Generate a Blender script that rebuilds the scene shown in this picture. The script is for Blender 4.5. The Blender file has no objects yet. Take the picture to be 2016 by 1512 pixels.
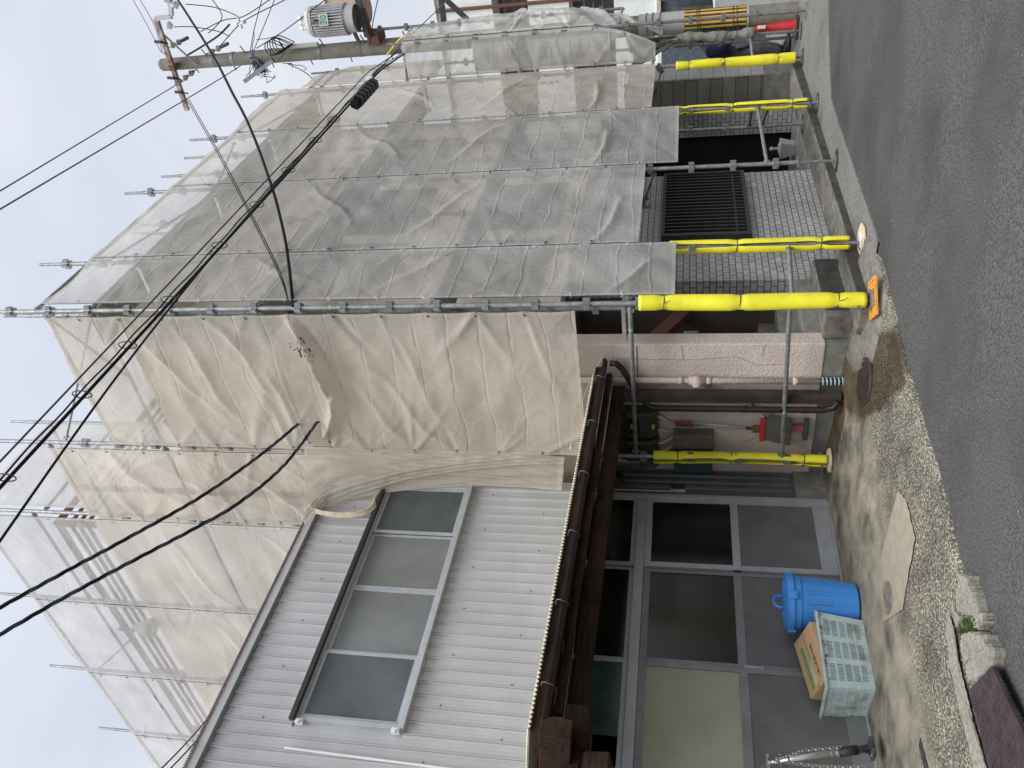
import bpy, math, random
import numpy as np
from mathutils import Vector, Matrix, noise as mnoise
rnd = random.Random(7)
S = bpy.context.scene
COL = S.collection
# ---------------------------------------------------------------- camera (phone held sideways: world up points to the picture's left)
F_PX, YAW, PITCH, ROLL = 1625.5, math.radians(37.62), math.radians(11.73), math.radians(0.354)
CAM = np.array([0., 0., 1.6])
def _basis():
    cy, sy = math.cos(YAW), math.sin(YAW)
    fh = np.array([cy, sy, 0]); r = np.array([sy, -cy, 0]); z = np.array([0, 0, 1.])
    f = fh*math.cos(PITCH)+z*math.sin(PITCH); u = -fh*math.sin(PITCH)+z*math.cos(PITCH)
    return r*math.cos(ROLL)+u*math.sin(ROLL), -r*math.sin(ROLL)+u*math.cos(ROLL), f
BR, BU, BF = _basis()
cd = bpy.data.cameras.new('camera'); cam = bpy.data.objects.new('camera', cd); COL.objects.link(cam)
cd.sensor_fit = 'HORIZONTAL'; cd.sensor_width = 36.0; cd.lens = F_PX*36/2016
cd.clip_start = 0.05; cd.clip_end = 3000
X_, Y_, Z_ = -BU, BR, -BF
cam.matrix_world = Matrix(((X_[0], Y_[0], Z_[0], CAM[0]), (X_[1], Y_[1], Z_[1], CAM[1]), (X_[2], Y_[2], Z_[2], CAM[2]), (0, 0, 0, 1)))
S.camera = cam
def ray(X, Y):
    a0 = (1512.-Y)-756; a1 = X-1008.
    return BF + BR*a0/F_PX - BU*a1/F_PX
def at(X, Y, ax, val):            # a measured point of the photograph on the plane x|y|z = val
    d = ray(X, Y); i = 'xyz'.index(ax); t = (val-CAM[i])/d[i]
    return CAM + d*t
# ---------------------------------------------------------------- render look, sky, sun
S.view_settings.view_transform = 'Standard'; S.view_settings.look = 'None'
S.view_settings.exposure = 1.10; S.view_settings.gamma = 1.0
S.cycles.max_bounces = 6; S.cycles.transparent_max_bounces = 16
SUN_EL, SUN_AZ = math.radians(55), math.radians(230)
W = bpy.data.worlds.new('World'); S.world = W; W.use_nodes = True
nt = W.node_tree; nt.nodes.clear()
def N(nt, t, **kw):
    n = nt.nodes.new(t)
    for k, v in kw.items(): setattr(n, k, v)
    return n
L = lambda nt, a, b: nt.links.new(a, b)
sky = N(nt, 'ShaderNodeTexSky', sky_type='NISHITA', sun_disc=False, sun_elevation=SUN_EL, sun_rotation=SUN_AZ)
bg1 = N(nt, 'ShaderNodeBackground'); bg1.inputs[1].default_value = 0.06; L(nt, sky.outputs[0], bg1.inputs[0])
tc = N(nt, 'ShaderNodeTexCoord'); sep = N(nt, 'ShaderNodeSeparateXYZ'); L(nt, tc.outputs['Generated'], sep.inputs[0])
mp = N(nt, 'ShaderNodeMapping'); mp.inputs['Scale'].default_value = (1, 1, 2.2); L(nt, tc.outputs['Generated'], mp.inputs[0])
nz = N(nt, 'ShaderNodeTexNoise'); nz.inputs['Scale'].default_value = 2.3; nz.inputs['Detail'].default_value = 5; L(nt, mp.outputs[0], nz.inputs[0])
cr = N(nt, 'ShaderNodeValToRGB'); L(nt, nz.outputs[0], cr.inputs[0])
cr.color_ramp.elements[0].position = .3; cr.color_ramp.elements[0].color = (.66, .71, .83, 1)
cr.color_ramp.elements[1].position = .7; cr.color_ramp.elements[1].color = (.86, .885, .94, 1)
el = N(nt, 'ShaderNodeMath', operation='MAXIMUM'); L(nt, sep.outputs[2], el.inputs[0]); el.inputs[1].default_value = 0
zen = N(nt, 'ShaderNodeMapRange', interpolation_type='SMOOTHSTEP'); L(nt, el.outputs[0], zen.inputs[0]); zen.inputs[1].default_value = .70; zen.inputs[2].default_value = 1.0; zen.inputs[3].default_value = .44; zen.inputs[4].default_value = 2.0
ml = N(nt, 'ShaderNodeMath', operation='MULTIPLY_ADD'); L(nt, el.outputs[0], ml.inputs[0]); ml.inputs[1].default_value = .10; L(nt, zen.outputs[0], ml.inputs[2])
bg2 = N(nt, 'ShaderNodeBackground'); L(nt, cr.outputs[0], bg2.inputs[0]); L(nt, ml.outputs[0], bg2.inputs[1])
mx = N(nt, 'ShaderNodeMixShader'); mx.inputs[0].default_value = .93; L(nt, bg1.outputs[0], mx.inputs[1]); L(nt, bg2.outputs[0], mx.inputs[2])
wo = N(nt, 'ShaderNodeOutputWorld'); L(nt, mx.outputs[0], wo.inputs[0])
sl = bpy.data.lights.new('sun', 'SUN'); sl.energy = 1.5; sl.angle = math.radians(40); sl.color = (1, .975, .93)
so = bpy.data.objects.new('sun', sl); COL.objects.link(so)
sd = Vector((math.cos(SUN_EL)*math.sin(SUN_AZ), math.cos(SUN_EL)*math.cos(SUN_AZ), math.sin(SUN_EL)))
so.rotation_euler = sd.to_track_quat('Z', 'Y').to_euler(); so.location = (0, 0, 30)
# ---------------------------------------------------------------- materials
def mat(name, c1, c2=None, rough=.7, scale=8, metal=0, bump=0, bscale=40, dirt=None, dscale=1.2, damt=.5, coord='Object', stretch=None, detail=6, lo=.35, hi=.65, spec=.5, bdist=.01):
    m = bpy.data.materials.new(name); m.use_nodes = True; t = m.node_tree; p = t.nodes['Principled BSDF']
    p.inputs['Roughness'].default_value = rough; p.inputs['Metallic'].default_value = metal; p.inputs['Specular IOR Level'].default_value = spec
    tc = N(t, 'ShaderNodeTexCoord'); src = tc.outputs[coord]
    if stretch:
        mp = N(t, 'ShaderNodeMapping'); mp.inputs['Scale'].default_value = stretch; L(t, src, mp.inputs[0]); src = mp.outputs[0]
    c2 = c2 or tuple(x*.8 for x in c1)
    n = N(t, 'ShaderNodeTexNoise'); n.inputs['Scale'].default_value = scale; n.inputs['Detail'].default_value = detail; L(t, src, n.inputs[0])
    r = N(t, 'ShaderNodeValToRGB'); L(t, n.outputs[0], r.inputs[0])
    r.color_ramp.elements[0].position = lo; r.color_ramp.elements[0].color = (*c2, 1)
    r.color_ramp.elements[1].position = hi; r.color_ramp.elements[1].color = (*c1, 1)
    out = r.outputs[0]
    if dirt:
        n2 = N(t, 'ShaderNodeTexNoise'); n2.inputs['Scale'].default_value = dscale; n2.inputs['Detail'].default_value = 8; n2.inputs['Roughness'].default_value = .65; L(t, tc.outputs[coord], n2.inputs[0])
        r2 = N(t, 'ShaderNodeValToRGB'); L(t, n2.outputs[0], r2.inputs[0]); r2.color_ramp.elements[0].position = .45; r2.color_ramp.elements[1].position = .7
        r2.color_ramp.elements[1].color = (damt, damt, damt, 1)
        mm = N(t, 'ShaderNodeMix', data_type='RGBA'); L(t, r2.outputs[0], mm.inputs[0]); L(t, out, mm.inputs[6]); mm.inputs[7].default_value = (*dirt, 1); out = mm.outputs[2]
    L(t, out, p.inputs['Base Color'])
    if bump:
        n3 = N(t, 'ShaderNodeTexNoise'); n3.inputs['Scale'].default_value = bscale; n3.inputs['Detail'].default_value = 4; L(t, src, n3.inputs[0])
        b = N(t, 'ShaderNodeBump'); b.inputs['Strength'].default_value = bump; b.inputs['Distance'].default_value = bdist; L(t, n3.outputs[0], b.inputs['Height']); L(t, b.outputs[0], p.inputs['Normal'])
    return m
def nodes(m): return m.node_tree, m.node_tree.nodes['Principled BSDF']
M = {}
M['asphalt'] = mat('asphalt', (.112, .108, .103), (.040, .039, .038), 1.0, 75, bump=.45, bscale=95, dirt=(.042, .040, .038), dscale=.7, damt=.9, lo=.36, hi=.66, bdist=.008, spec=.2, detail=9)
M['galv'] = mat('galvanised_steel', (.36, .38, .39), (.24, .25, .26), .45, 30, metal=.55, bump=.15, dirt=(.16, .14, .12), dscale=9, damt=.7)
M['galv_dark'] = mat('worn_galvanised_steel', (.25, .26, .27), (.15, .155, .16), .55, 25, metal=.4, bump=.2, dirt=(.17, .10, .07), dscale=6, damt=.7)
M['rust'] = mat('rusty_steel', (.17, .075, .045), (.10, .04, .03), .8, 25, bump=.4)
M['dark_steel'] = mat('dark_steel', (.09, .09, .10), (.05, .05, .055), .5, 20, metal=.4)
M['yellow'] = mat('yellow_foam', (.86, .80, .035), (.80, .73, .03), .55, 6, bump=.15, bscale=18, dirt=(.62, .55, .05), dscale=5, damt=.45)
M['black'] = mat('black_rubber', (.03, .03, .033), (.02, .02, .02), .55, 20)
M['cable'] = mat('black_cable', (.012, .012, .015), (.008, .008, .010), .6, 20, spec=.15)
M['cable_purple'] = mat('thin_wire', (.07, .045, .075), (.05, .03, .05), .5, 20)
M['cable_green'] = mat('green_cable', (.012, .06, .055), (.01, .03, .06), .4, 9)
M['cable_navy'] = mat('navy_cable', (.02, .03, .12), (.015, .02, .07), .4, 9)
M['white_cord'] = mat('white_cord', (.7, .69, .66), (.5, .5, .48), .8, 30)
M['alu'] = mat('aluminium', (.48, .50, .53), (.40, .42, .44), .42, 12, metal=.35, dirt=(.3, .3, .31), dscale=3, damt=.4)
M['alu_dull'] = mat('dull_aluminium', (.27, .28, .285), (.22, .225, .23), .5, 10, metal=.3, dirt=(.17, .17, .17), dscale=3, damt=.5)
M['panel_gray'] = mat('grey_door_panel', (.17, .172, .168), (.14, .142, .138), .5, 5, metal=.15, dirt=(.11, .11, .105), dscale=3.5, damt=.7, stretch=(1, 1, 1))
M['siding'] = mat('painted_metal_siding', (.475, .475, .48), (.42, .42, .425), .42, 2.5, metal=.1, dirt=(.38, .38, .38), dscale=1.5, damt=.5)
M['siding_dark'] = mat('dark_metal_siding', (.13, .135, .14), (.10, .105, .11), .4, 4, metal=.3)
M['wood'] = mat('dark_weathered_wood', (.038, .022, .015), (.010, .007, .005), .8, 7, bump=.5, bscale=30, stretch=(.6, 6, 6), dirt=(.10, .048, .028), dscale=1.4, damt=.6, spec=.15)
M['wood_v'] = mat('dark_post_wood', (.04, .025, .018), (.011, .008, .006), .8, 7, bump=.5, bscale=30, stretch=(6, 6, .6), dirt=(.11, .09, .08), dscale=3, damt=.5)
M['plank'] = mat('scaffold_deck', (.30, .29, .27), (.22, .21, .20), .8, 8)
M['gutter'] = mat('dark_brown_gutter', (.030, .022, .019), (.016, .012, .011), .45, 8, spec=.3)
M['ramp'] = mat('worn_cement', (.20, .185, .155), (.12, .112, .095), .9, 14, bump=.4, bscale=70, dirt=(.07, .064, .052), dscale=2.2, damt=.85)
M['cream'] = mat('cream_corrugated_sheet', (.55, .50, .37), (.42, .37, .27), .6, 10)
M['pink'] = mat('pink_stucco', (.60, .52, .47), (.54, .46, .41), .85, 5, bump=.8, bscale=42, dirt=(.45, .38, .34), dscale=1.3, damt=.7, bdist=.012)
M['beige_wall'] = mat('beige_upper_wall', (.80, .73, .63), (.72, .65, .56), .85, 3, bump=.3, bscale=20, dirt=(.62, .56, .48), dscale=.8, damt=.6)
M['concrete'] = mat('plain_concrete', (.27, .265, .24), (.18, .178, .16), .85, 9, bump=.3, bscale=60, dirt=(.075, .07, .058), dscale=1.6, damt=.85)
M['concrete_moss'] = mat('mossy_concrete', (.215, .20, .165), (.09, .088, .075), .85, 9, bump=.4, bscale=60, dirt=(.028, .027, .024), dscale=1.3, damt=1.0)
M['concrete_dark'] = mat('dark_concrete', (.075, .072, .062), (.035, .034, .03), .8, 7, bump=.4, bscale=50, dirt=(.02, .02, .018), dscale=2, damt=.9)  # darker base colour, used only on the riser faces
M['concrete_light'] = mat('pale_concrete', (.30, .285, .235), (.17, .16, .13), .9, 45, bump=.5, bscale=90, dirt=(.17, .155, .12), dscale=4, damt=.7)
M['gutter_conc'] = mat('roadside_concrete', (.235, .232, .215), (.10, .10, .092), .92, 60, bump=.7, bscale=90, dirt=(.10, .097, .086), dscale=1.5, damt=.8, lo=.38, hi=.6, spec=.25)
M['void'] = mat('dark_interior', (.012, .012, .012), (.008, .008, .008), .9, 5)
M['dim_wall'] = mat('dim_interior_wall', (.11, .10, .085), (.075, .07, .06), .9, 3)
M['grille'] = mat('dark_bronze_grille', (.045, .043, .040), (.03, .03, .028), .45, 10, metal=.3)
M['orange'] = mat('orange_plastic', (.75, .33, .045), (.6, .25, .04), .5, 10)
M['cream_pad'] = mat('cream_plastic_pad', (.62, .52, .34), (.5, .4, .25), .6, 10)
M['blue'] = mat('blue_plastic', (.055, .27, .70), (.05, .24, .64), .42, 4, dirt=(.04, .20, .52), dscale=5, damt=.5)
M['mint'] = mat('pale_mint_plastic', (.50, .63, .62), (.42, .54, .53), .5, 6, dirt=(.16, .14, .10), dscale=6, damt=.75)
M['card'] = mat('cardboard', (.52, .34, .18), (.46, .30, .16), .8, 6)
M['ink'] = mat('dark_print', (.07, .045, .03), (.05, .03, .02), .8, 20)
M['green_ink'] = mat('green_print', (.10, .30, .09), (.08, .25, .08), .8, 20)
M['white'] = mat('white_paint', (.72, .73, .72), (.62, .63, .62), .6, 5)
M['olive'] = mat('olive_plastic', (.055, .055, .036), (.04, .04, .028), .4, 8)
M['meter_gray'] = mat('taupe_plastic', (.15, .125, .10), (.12, .10, .08), .5, 8)
M['glass_dark'] = mat('dark_window_glass', (.014, .015, .014), (.006, .006, .006), .12, 3, bump=.12, bscale=55, bdist=.004)
M['glass_teal'] = mat('teal_frosted_glass', (.06, .12, .12), (.02, .04, .04), .2, 2, bump=.25, bscale=70, bdist=.004)
M['glass_gray'] = mat('grey_frosted_glass', (.20, .21, .20), (.15, .16, .155), .16, 2, bump=.2, bscale=60, bdist=.004)
M['glass_green'] = mat('greenish_window_glass', (.10, .115, .12), (.06, .072, .075), .12, 2, bump=.25, bscale=22, bdist=.004)
M['board'] = mat('cream_board', (.40, .39, .29), (.35, .34, .25), .8, 3)
M['red'] = mat('red_plastic', (.55, .03, .03), (.42, .02, .02), .45, 8)
M['pinkred'] = mat('pink_red_plastic', (.55, .10, .13), (.42, .08, .1), .45, 8)
M['bristle'] = mat('grey_bristle', (.16, .155, .13), (.08, .078, .065), .9, 90, stretch=(1, 6, .3), bump=.6, bscale=90)
M['teal_dark'] = mat('dark_teal_plastic', (.05, .09, .10), (.04, .07, .08), .5, 8)
M['stain_steel'] = mat('stainless_steel', (.55, .53, .50), (.42, .40, .38), .28, 8, metal=.9)
M['pole_conc'] = mat('pole_concrete', (.22, .21, .17), (.15, .145, .12), .85, 7, bump=.3, bscale=40, dirt=(.10, .10, .085), dscale=1.4, damt=.6)
M['gray_sheet'] = mat('grey_pole_wrap', (.42, .41, .39), (.36, .35, .34), .6, 4)
M['tyellow'] = mat('warning_yellow', (.70, .42, .06), (.6, .36, .05), .5, 7)
M['tblack'] = mat('warning_black', (.05, .048, .045), (.035, .03, .03), .5, 7)
M['trafo'] = mat('transformer_paint', (.46, .47, .475), (.37, .38, .385), .45, 6, dirt=(.30, .20, .13), dscale=3.5, damt=.6)
M['trafo_rust'] = mat('rusty_tank_paint', (.50, .44, .39), (.42, .30, .21), .55, 2, dirt=(.38, .12, .03), dscale=3, damt=.8)
M['crossarm'] = mat('rusty_painted_arm', (.42, .36, .31), (.13, .065, .045), .7, 9, bump=.3)
M['porcelain'] = mat('brown_grey_porcelain', (.30, .28, .23), (.18, .16, .12), .3, 10)
M['porc_white'] = mat('white_porcelain', (.68, .67, .66), (.55, .54, .53), .3, 10)
M['navy'] = mat('navy_cloth', (.018, .022, .07), (.01, .012, .035), .85, 20, bump=.3)
M['dcloth'] = mat('charcoal_cloth', (.035, .035, .05), (.02, .02, .03), .85, 12, bump=.4)
M['gcloth'] = mat('grey_cloth', (.14, .14, .15), (.09, .09, .10), .85, 15, bump=.4)
M['skin'] = mat('skin', (.42, .22, .15), (.36, .18, .12), .6, 20)
M['hair'] = mat('dark_hair', (.012, .01, .01), (.008, .007, .007), .6, 40)
M['tarp'] = mat('grey_tarp', (.30, .285, .25), (.20, .19, .165), .75, 9, bump=.6, bscale=14, bdist=.03)
M['moss'] = mat('green_moss', (.08, .12, .02), (.04, .06, .015), .95, 40, bump=1, bscale=80)
M['bluegray'] = mat('slate_blue_wall', (.075, .095, .125), (.05, .065, .09), .7, 6, dirt=(.3, .32, .34), dscale=14, damt=.25)
M['bldg_white'] = mat('white_render', (.74, .75, .73), (.68, .69, .67), .8, 4)
M['bldg_yellow'] = mat('yellow_render', (.62, .55, .30), (.55, .48, .26), .8, 4)
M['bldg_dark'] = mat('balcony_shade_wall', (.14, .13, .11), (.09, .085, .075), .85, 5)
M['plate'] = mat('checker_plate_paint', (.085, .062, .068), (.055, .04, .045), .45, 12, metal=.4, dirt=(.13, .10, .09), dscale=3, damt=.5)
M['manhole'] = mat('cast_iron_lid', (.06, .045, .036), (.035, .026, .02), .55, 12, metal=.3)
M['manhole_pale'] = mat('pale_iron_lid', (.25, .235, .21), (.14, .13, .12), .6, 14, metal=.3)
M['patch'] = mat('smooth_patch_concrete', (.31, .27, .205), (.25, .215, .165), .9, 12, bump=.3, bscale=90, dirt=(.26, .24, .2), dscale=3, damt=.5)
# washed aggregate apron: pebbles outside, trowelled cement near the doors, damp brown stain by the drain
def apron_mat():
    m = mat('washed_aggregate', (.3, .3, .3), rough=.85); t, p = nodes(m)
    for n in list(t.nodes):
        if n.type not in ('BSDF_PRINCIPLED', 'OUTPUT_MATERIAL'): t.nodes.remove(n)
    tc = N(t, 'ShaderNodeTexCoord'); o = tc.outputs['Object']
    mp = N(t, 'ShaderNodeMapping'); mp.inputs['Scale'].default_value = (1, 1.25, 1); mp.inputs['Rotation'].default_value = (0, 0, .6); L(t, o, mp.inputs[0])
    v = N(t, 'ShaderNodeTexNoise'); v.inputs['Scale'].default_value = 60; v.inputs['Detail'].default_value = 2; v.inputs['Roughness'].default_value = .6; L(t, mp.outputs[0], v.inputs[0])
    r = N(t, 'ShaderNodeValToRGB'); L(t, v.outputs[0], r.inputs[0])
    e = r.color_ramp.elements; e[0].position = .36; e[0].color = (.05, .046, .038, 1); e[1].position = .66; e[1].color = (.37, .34, .25, 1)
    q = e.new(.49); q.color = (.085, .078, .064, 1); q = e.new(.565); q.color = (.23, .21, .155, 1)
    # smooth cement
    n2 = N(t, 'ShaderNodeTexNoise'); n2.inputs['Scale'].default_value = 3.2; n2.inputs['Detail'].default_value = 9; n2.inputs['Roughness'].default_value = .62; L(t, o, n2.inputs[0])
    r2 = N(t, 'ShaderNodeValToRGB'); L(t, n2.outputs[0], r2.inputs[0]); e = r2.color_ramp.elements
    e[0].position = .34; e[0].color = (.075, .068, .055, 1); e[1].position = .66; e[1].color = (.33, .295, .225, 1); q = e.new(.48); q.color = (.20, .18, .14, 1)
    sep = N(t, 'ShaderNodeSeparateXYZ'); L(t, o, sep.inputs[0])
    n3 = N(t, 'ShaderNodeTexNoise'); n3.inputs['Scale'].default_value = 5; n3.inputs['Detail'].default_value = 7; L(t, o, n3.inputs[0])
    # distance to the wall line y=6.3 minus noise; boundary at about y = 5.25
    a = N(t, 'ShaderNodeMath', operation='MULTIPLY_ADD'); L(t, n3.outputs[0], a.inputs[0]); a.inputs[1].default_value = .9; L(t, sep.outputs[1], a.inputs[2])
    a2 = N(t, 'ShaderNodeMath', operation='MULTIPLY_ADD'); L(t, sep.outputs[0], a2.inputs[0]); a2.inputs[1].default_value = .10; L(t, a.outputs[0], a2.inputs[2])
    mr = N(t, 'ShaderNodeMapRange'); L(t, a2.outputs[0], mr.inputs[0]); mr.inputs[1].default_value = 5.62; mr.inputs[2].default_value = 6.12
    mx = N(t, 'ShaderNodeMix', data_type='RGBA'); L(t, mr.outputs[0], mx.inputs[0]); L(t, r2.outputs[0], mx.inputs[7])
    nl = N(t, 'ShaderNodeTexNoise'); nl.inputs['Scale'].default_value = 2.6; nl.inputs['Detail'].default_value = 6; L(t, o, nl.inputs[0])
    ml_ = N(t, 'ShaderNodeMapRange'); L(t, nl.outputs[0], ml_.inputs[0]); ml_.inputs[1].default_value = .35; ml_.inputs[2].default_value = .62; ml_.inputs[3].default_value = .55; ml_.inputs[4].default_value = 1.12
    sc_ = N(t, 'ShaderNodeVectorMath', operation='SCALE'); L(t, r.outputs[0], sc_.inputs[0]); L(t, ml_.outputs[0], sc_.inputs['Scale']); L(t, sc_.outputs[0], mx.inputs[6])
    # damp stain: union of a streak wall -> road and a band under the drain
    def seg(ax, ay, bx, by, w):
        # distance to a segment through two distance nodes is costly; use rotated box coords
        ln = math.hypot(bx-ax, by-ay); ang = math.atan2(by-ay, bx-ax)
        mp = N(t, 'ShaderNodeMapping', vector_type='TEXTURE'); mp.inputs['Location'].default_value = ((ax+bx)/2, (ay+by)/2, 0); mp.inputs['Rotation'].default_value = (0, 0, ang); mp.inputs['Scale'].default_value = (ln/2, w, 1)
        L(t, o, mp.inputs[0]); s = N(t, 'ShaderNodeVectorMath', operation='MULTIPLY'); L(t, mp.outputs[0], s.inputs[0]); s.inputs[1].default_value = (1, 1, 0)
        le = N(t, 'ShaderNodeVectorMath', operation='LENGTH'); L(t, s.outputs[0], le.inputs[0])
        ad = N(t, 'ShaderNodeMath', operation='MULTIPLY_ADD'); L(t, n3.outputs[0], ad.inputs[0]); ad.inputs[1].default_value = .55; L(t, le.outputs['Value'], ad.inputs[2])
        k = N(t, 'ShaderNodeMapRange'); L(t, ad.outputs[0], k.inputs[0]); k.inputs[1].default_value = 1.30; k.inputs[2].default_value = 1.12; return k.outputs[0]
    s1 = seg(6.6, 5.2, 5.3, 3.75, .36); s2 = seg(6.70, 4.6, 6.55, 6.3, .36)
    mxm = N(t, 'ShaderNodeMath', operation='MAXIMUM'); L(t, s1, mxm.inputs[0]); L(t, s2, mxm.inputs[1])
    d = N(t, 'ShaderNodeMix', data_type='RGBA', blend_type='MULTIPLY'); L(t, mxm.outputs[0], d.inputs[0]); L(t, mx.outputs[2], d.inputs[6]); d.inputs[7].default_value = (.40, .33, .24, 1)
    L(t, d.outputs[2], p.inputs['Base Color'])
    ro = N(t, 'ShaderNodeMapRange'); L(t, mxm.outputs[0], ro.inputs[0]); ro.inputs[3].default_value = .88; ro.inputs[4].default_value = .5; L(t, ro.outputs[0], p.inputs['Roughness'])
    b = N(t, 'ShaderNodeBump'); b.inputs['Strength'].default_value = .5; b.inputs['Distance'].default_value = .006; L(t, v.outputs[0], b.inputs['Height']); L(t, b.outputs[0], p.inputs['Normal'])
    return m
M['apron'] = apron_mat()
def tile_mat(name, axis, c1, c2, mort):
    m = mat(name, c1, rough=.45); t, p = nodes(m)
    tc = N(t, 'ShaderNodeTexCoord'); sep = N(t, 'ShaderNodeSeparateXYZ'); L(t, tc.outputs['Object'], sep.inputs[0])
    cb = N(t, 'ShaderNodeCombineXYZ'); L(t, sep.outputs[axis], cb.inputs[0]); L(t, sep.outputs[2], cb.inputs[1])
    br = N(t, 'ShaderNodeTexBrick'); br.offset = .5; L(t, cb.outputs[0], br.inputs[0])
    br.inputs['Scale'].default_value = 1; br.inputs['Brick Width'].default_value = .115; br.inputs['Row Height'].default_value = .07
    br.inputs['Mortar Size'].default_value = .0045; br.inputs['Mortar Smooth'].default_value = .1; br.inputs['Bias'].default_value = -.35
    br.inputs['Color1'].default_value = (*c1, 1); br.inputs['Color2'].default_value = (*c2, 1); br.inputs['Mortar'].default_value = (*mort, 1)
    n = N(t, 'ShaderNodeTexNoise'); n.inputs['Scale'].default_value = 2.5; n.inputs['Detail'].default_value = 6; L(t, tc.outputs['Object'], n.inputs[0])
    r = N(t, 'ShaderNodeMapRange'); L(t, n.outputs[0], r.inputs[0]); r.inputs[1].default_value = .3; r.inputs[2].default_value = .7; r.inputs[3].default_value = .78; r.inputs[4].default_value = 1.08
    mm = N(t, 'ShaderNodeVectorMath', operation='SCALE'); L(t, br.outputs[0], mm.inputs[0]); L(t, r.outputs[0], mm.inputs['Scale']); L(t, mm.outputs[0], p.inputs['Base Color'])
    b = N(t, 'ShaderNodeBump'); b.inputs['Strength'].default_value = .7; b.inputs['Distance'].default_value = .004; b.invert = True; L(t, br.outputs['Fac'], b.inputs['Height']); L(t, b.outputs[0], p.inputs['Normal'])
    return m
M['tile_x'] = tile_mat('grey_brick_tile', 0, (.35, .345, .34), (.46, .455, .45), (.035, .033, .032))
M['tile_y'] = tile_mat('grey_brick_tile_return', 1, (.36, .355, .35), (.46, .455, .45), (.03, .03, .03))
def cmu_mat():
    m = tile_mat('concrete_block', 1, (.15, .15, .135), (.23, .23, .205), (.035, .035, .03)); t, p = nodes(m)
    for n in t.nodes:
        if n.type == 'TEX_BRICK': n.inputs['Brick Width'].default_value = .8; n.inputs['Row Height'].default_value = .2; n.inputs['Mortar Size'].default_value = .006
    return m
M['cmu'] = cmu_mat()
def net_mat(name, c, tr, hem=.75, tlo=0.):
    """woven sheet: partly see-through, partly diffusing; UV in metres, u edge = hem"""
    m = bpy.data.materials.new(name); m.use_nodes = True; t = m.node_tree; t.nodes.clear()
    tc = N(t, 'ShaderNodeTexCoord'); o = tc.outputs['UV']
    n = N(t, 'ShaderNodeTexNoise'); n.inputs['Scale'].default_value = 1.4; n.inputs['Detail'].default_value = 7; L(t, tc.outputs['Object'], n.inputs[0])
    r = N(t, 'ShaderNodeValToRGB'); L(t, n.outputs[0], r.inputs[0]); r.color_ramp.elements[0].position = .32; r.color_ramp.elements[1].position = .66
    r.color_ramp.elements[0].color = (*[x*.80 for x in c], 1); r.color_ramp.elements[1].color = (*c, 1)
    # weave threads
    w1 = N(t, 'ShaderNodeTexWave'); w1.bands_direction = 'X'; w1.inputs['Scale'].default_value = 55; L(t, o, w1.inputs[0])
    w2 = N(t, 'ShaderNodeTexWave'); w2.bands_direction = 'Y'; w2.inputs['Scale'].default_value = 55; L(t, o, w2.inputs[0])
    wm = N(t, 'ShaderNodeMath', operation='ADD'); L(t, w1.outputs['Fac'], wm.inputs[0]); L(t, w2.outputs['Fac'], wm.inputs[1])
    nf = N(t, 'ShaderNodeTexNoise'); nf.inputs['Scale'].default_value = 16; nf.inputs['Detail'].default_value = 5; L(t, tc.outputs['Object'], nf.inputs[0])
    hb = N(t, 'ShaderNodeMath', operation='MULTIPLY_ADD'); L(t, wm.outputs[0], hb.inputs[0]); hb.inputs[1].default_value = .04; L(t, nf.outputs[0], hb.inputs[2])
    b0 = N(t, 'ShaderNodeBump'); b0.inputs['Strength'].default_value = .30; b0.inputs['Distance'].default_value = .012; L(t, hb.outputs[0], b0.inputs['Height'])
    # crisp packing creases across the sheet and a few along it
    def M2(op, a, b_=None, c_=None):
        n_ = N(t, 'ShaderNodeMath', operation=op)
        for i_, q_ in enumerate((a, b_, c_)):
            if q_ is None: continue
            if isinstance(q_, (int, float)): n_.inputs[i_].default_value = q_
            else: L(t, q_, n_.inputs[i_])
        return n_.outputs[0]
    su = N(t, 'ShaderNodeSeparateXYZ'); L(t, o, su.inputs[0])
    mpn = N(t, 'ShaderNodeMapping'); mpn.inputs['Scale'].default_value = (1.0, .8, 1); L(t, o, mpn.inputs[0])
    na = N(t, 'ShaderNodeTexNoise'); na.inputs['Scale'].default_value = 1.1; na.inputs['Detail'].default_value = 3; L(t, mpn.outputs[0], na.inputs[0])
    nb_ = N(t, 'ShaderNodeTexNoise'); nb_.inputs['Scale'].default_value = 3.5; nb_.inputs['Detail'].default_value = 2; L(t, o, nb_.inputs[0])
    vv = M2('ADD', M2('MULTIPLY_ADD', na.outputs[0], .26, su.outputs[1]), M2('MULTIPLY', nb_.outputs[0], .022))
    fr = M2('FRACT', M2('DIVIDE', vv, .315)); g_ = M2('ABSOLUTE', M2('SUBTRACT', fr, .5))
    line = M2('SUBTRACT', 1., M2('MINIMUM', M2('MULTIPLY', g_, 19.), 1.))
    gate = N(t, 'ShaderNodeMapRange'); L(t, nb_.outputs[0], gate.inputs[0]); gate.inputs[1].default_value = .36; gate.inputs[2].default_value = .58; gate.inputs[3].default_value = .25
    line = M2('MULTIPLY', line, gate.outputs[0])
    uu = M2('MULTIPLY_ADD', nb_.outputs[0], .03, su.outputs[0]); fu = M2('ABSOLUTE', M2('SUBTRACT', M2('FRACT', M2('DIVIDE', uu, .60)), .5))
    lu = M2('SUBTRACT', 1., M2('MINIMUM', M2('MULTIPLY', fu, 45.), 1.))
    # crumple facets
    vd = N(t, 'ShaderNodeTexVoronoi'); vd.feature = 'DISTANCE_TO_EDGE'; vd.inputs['Scale'].default_value = 4.6; vd.inputs['Randomness'].default_value = 1
    dist_ = N(t, 'ShaderNodeVectorMath', operation='MULTIPLY_ADD'); L(t, nb_.outputs['Color'], dist_.inputs[0]); dist_.inputs[1].default_value = (.35, .35, 0); L(t, o, dist_.inputs[2]); L(t, dist_.outputs[0], vd.inputs[0])
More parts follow.
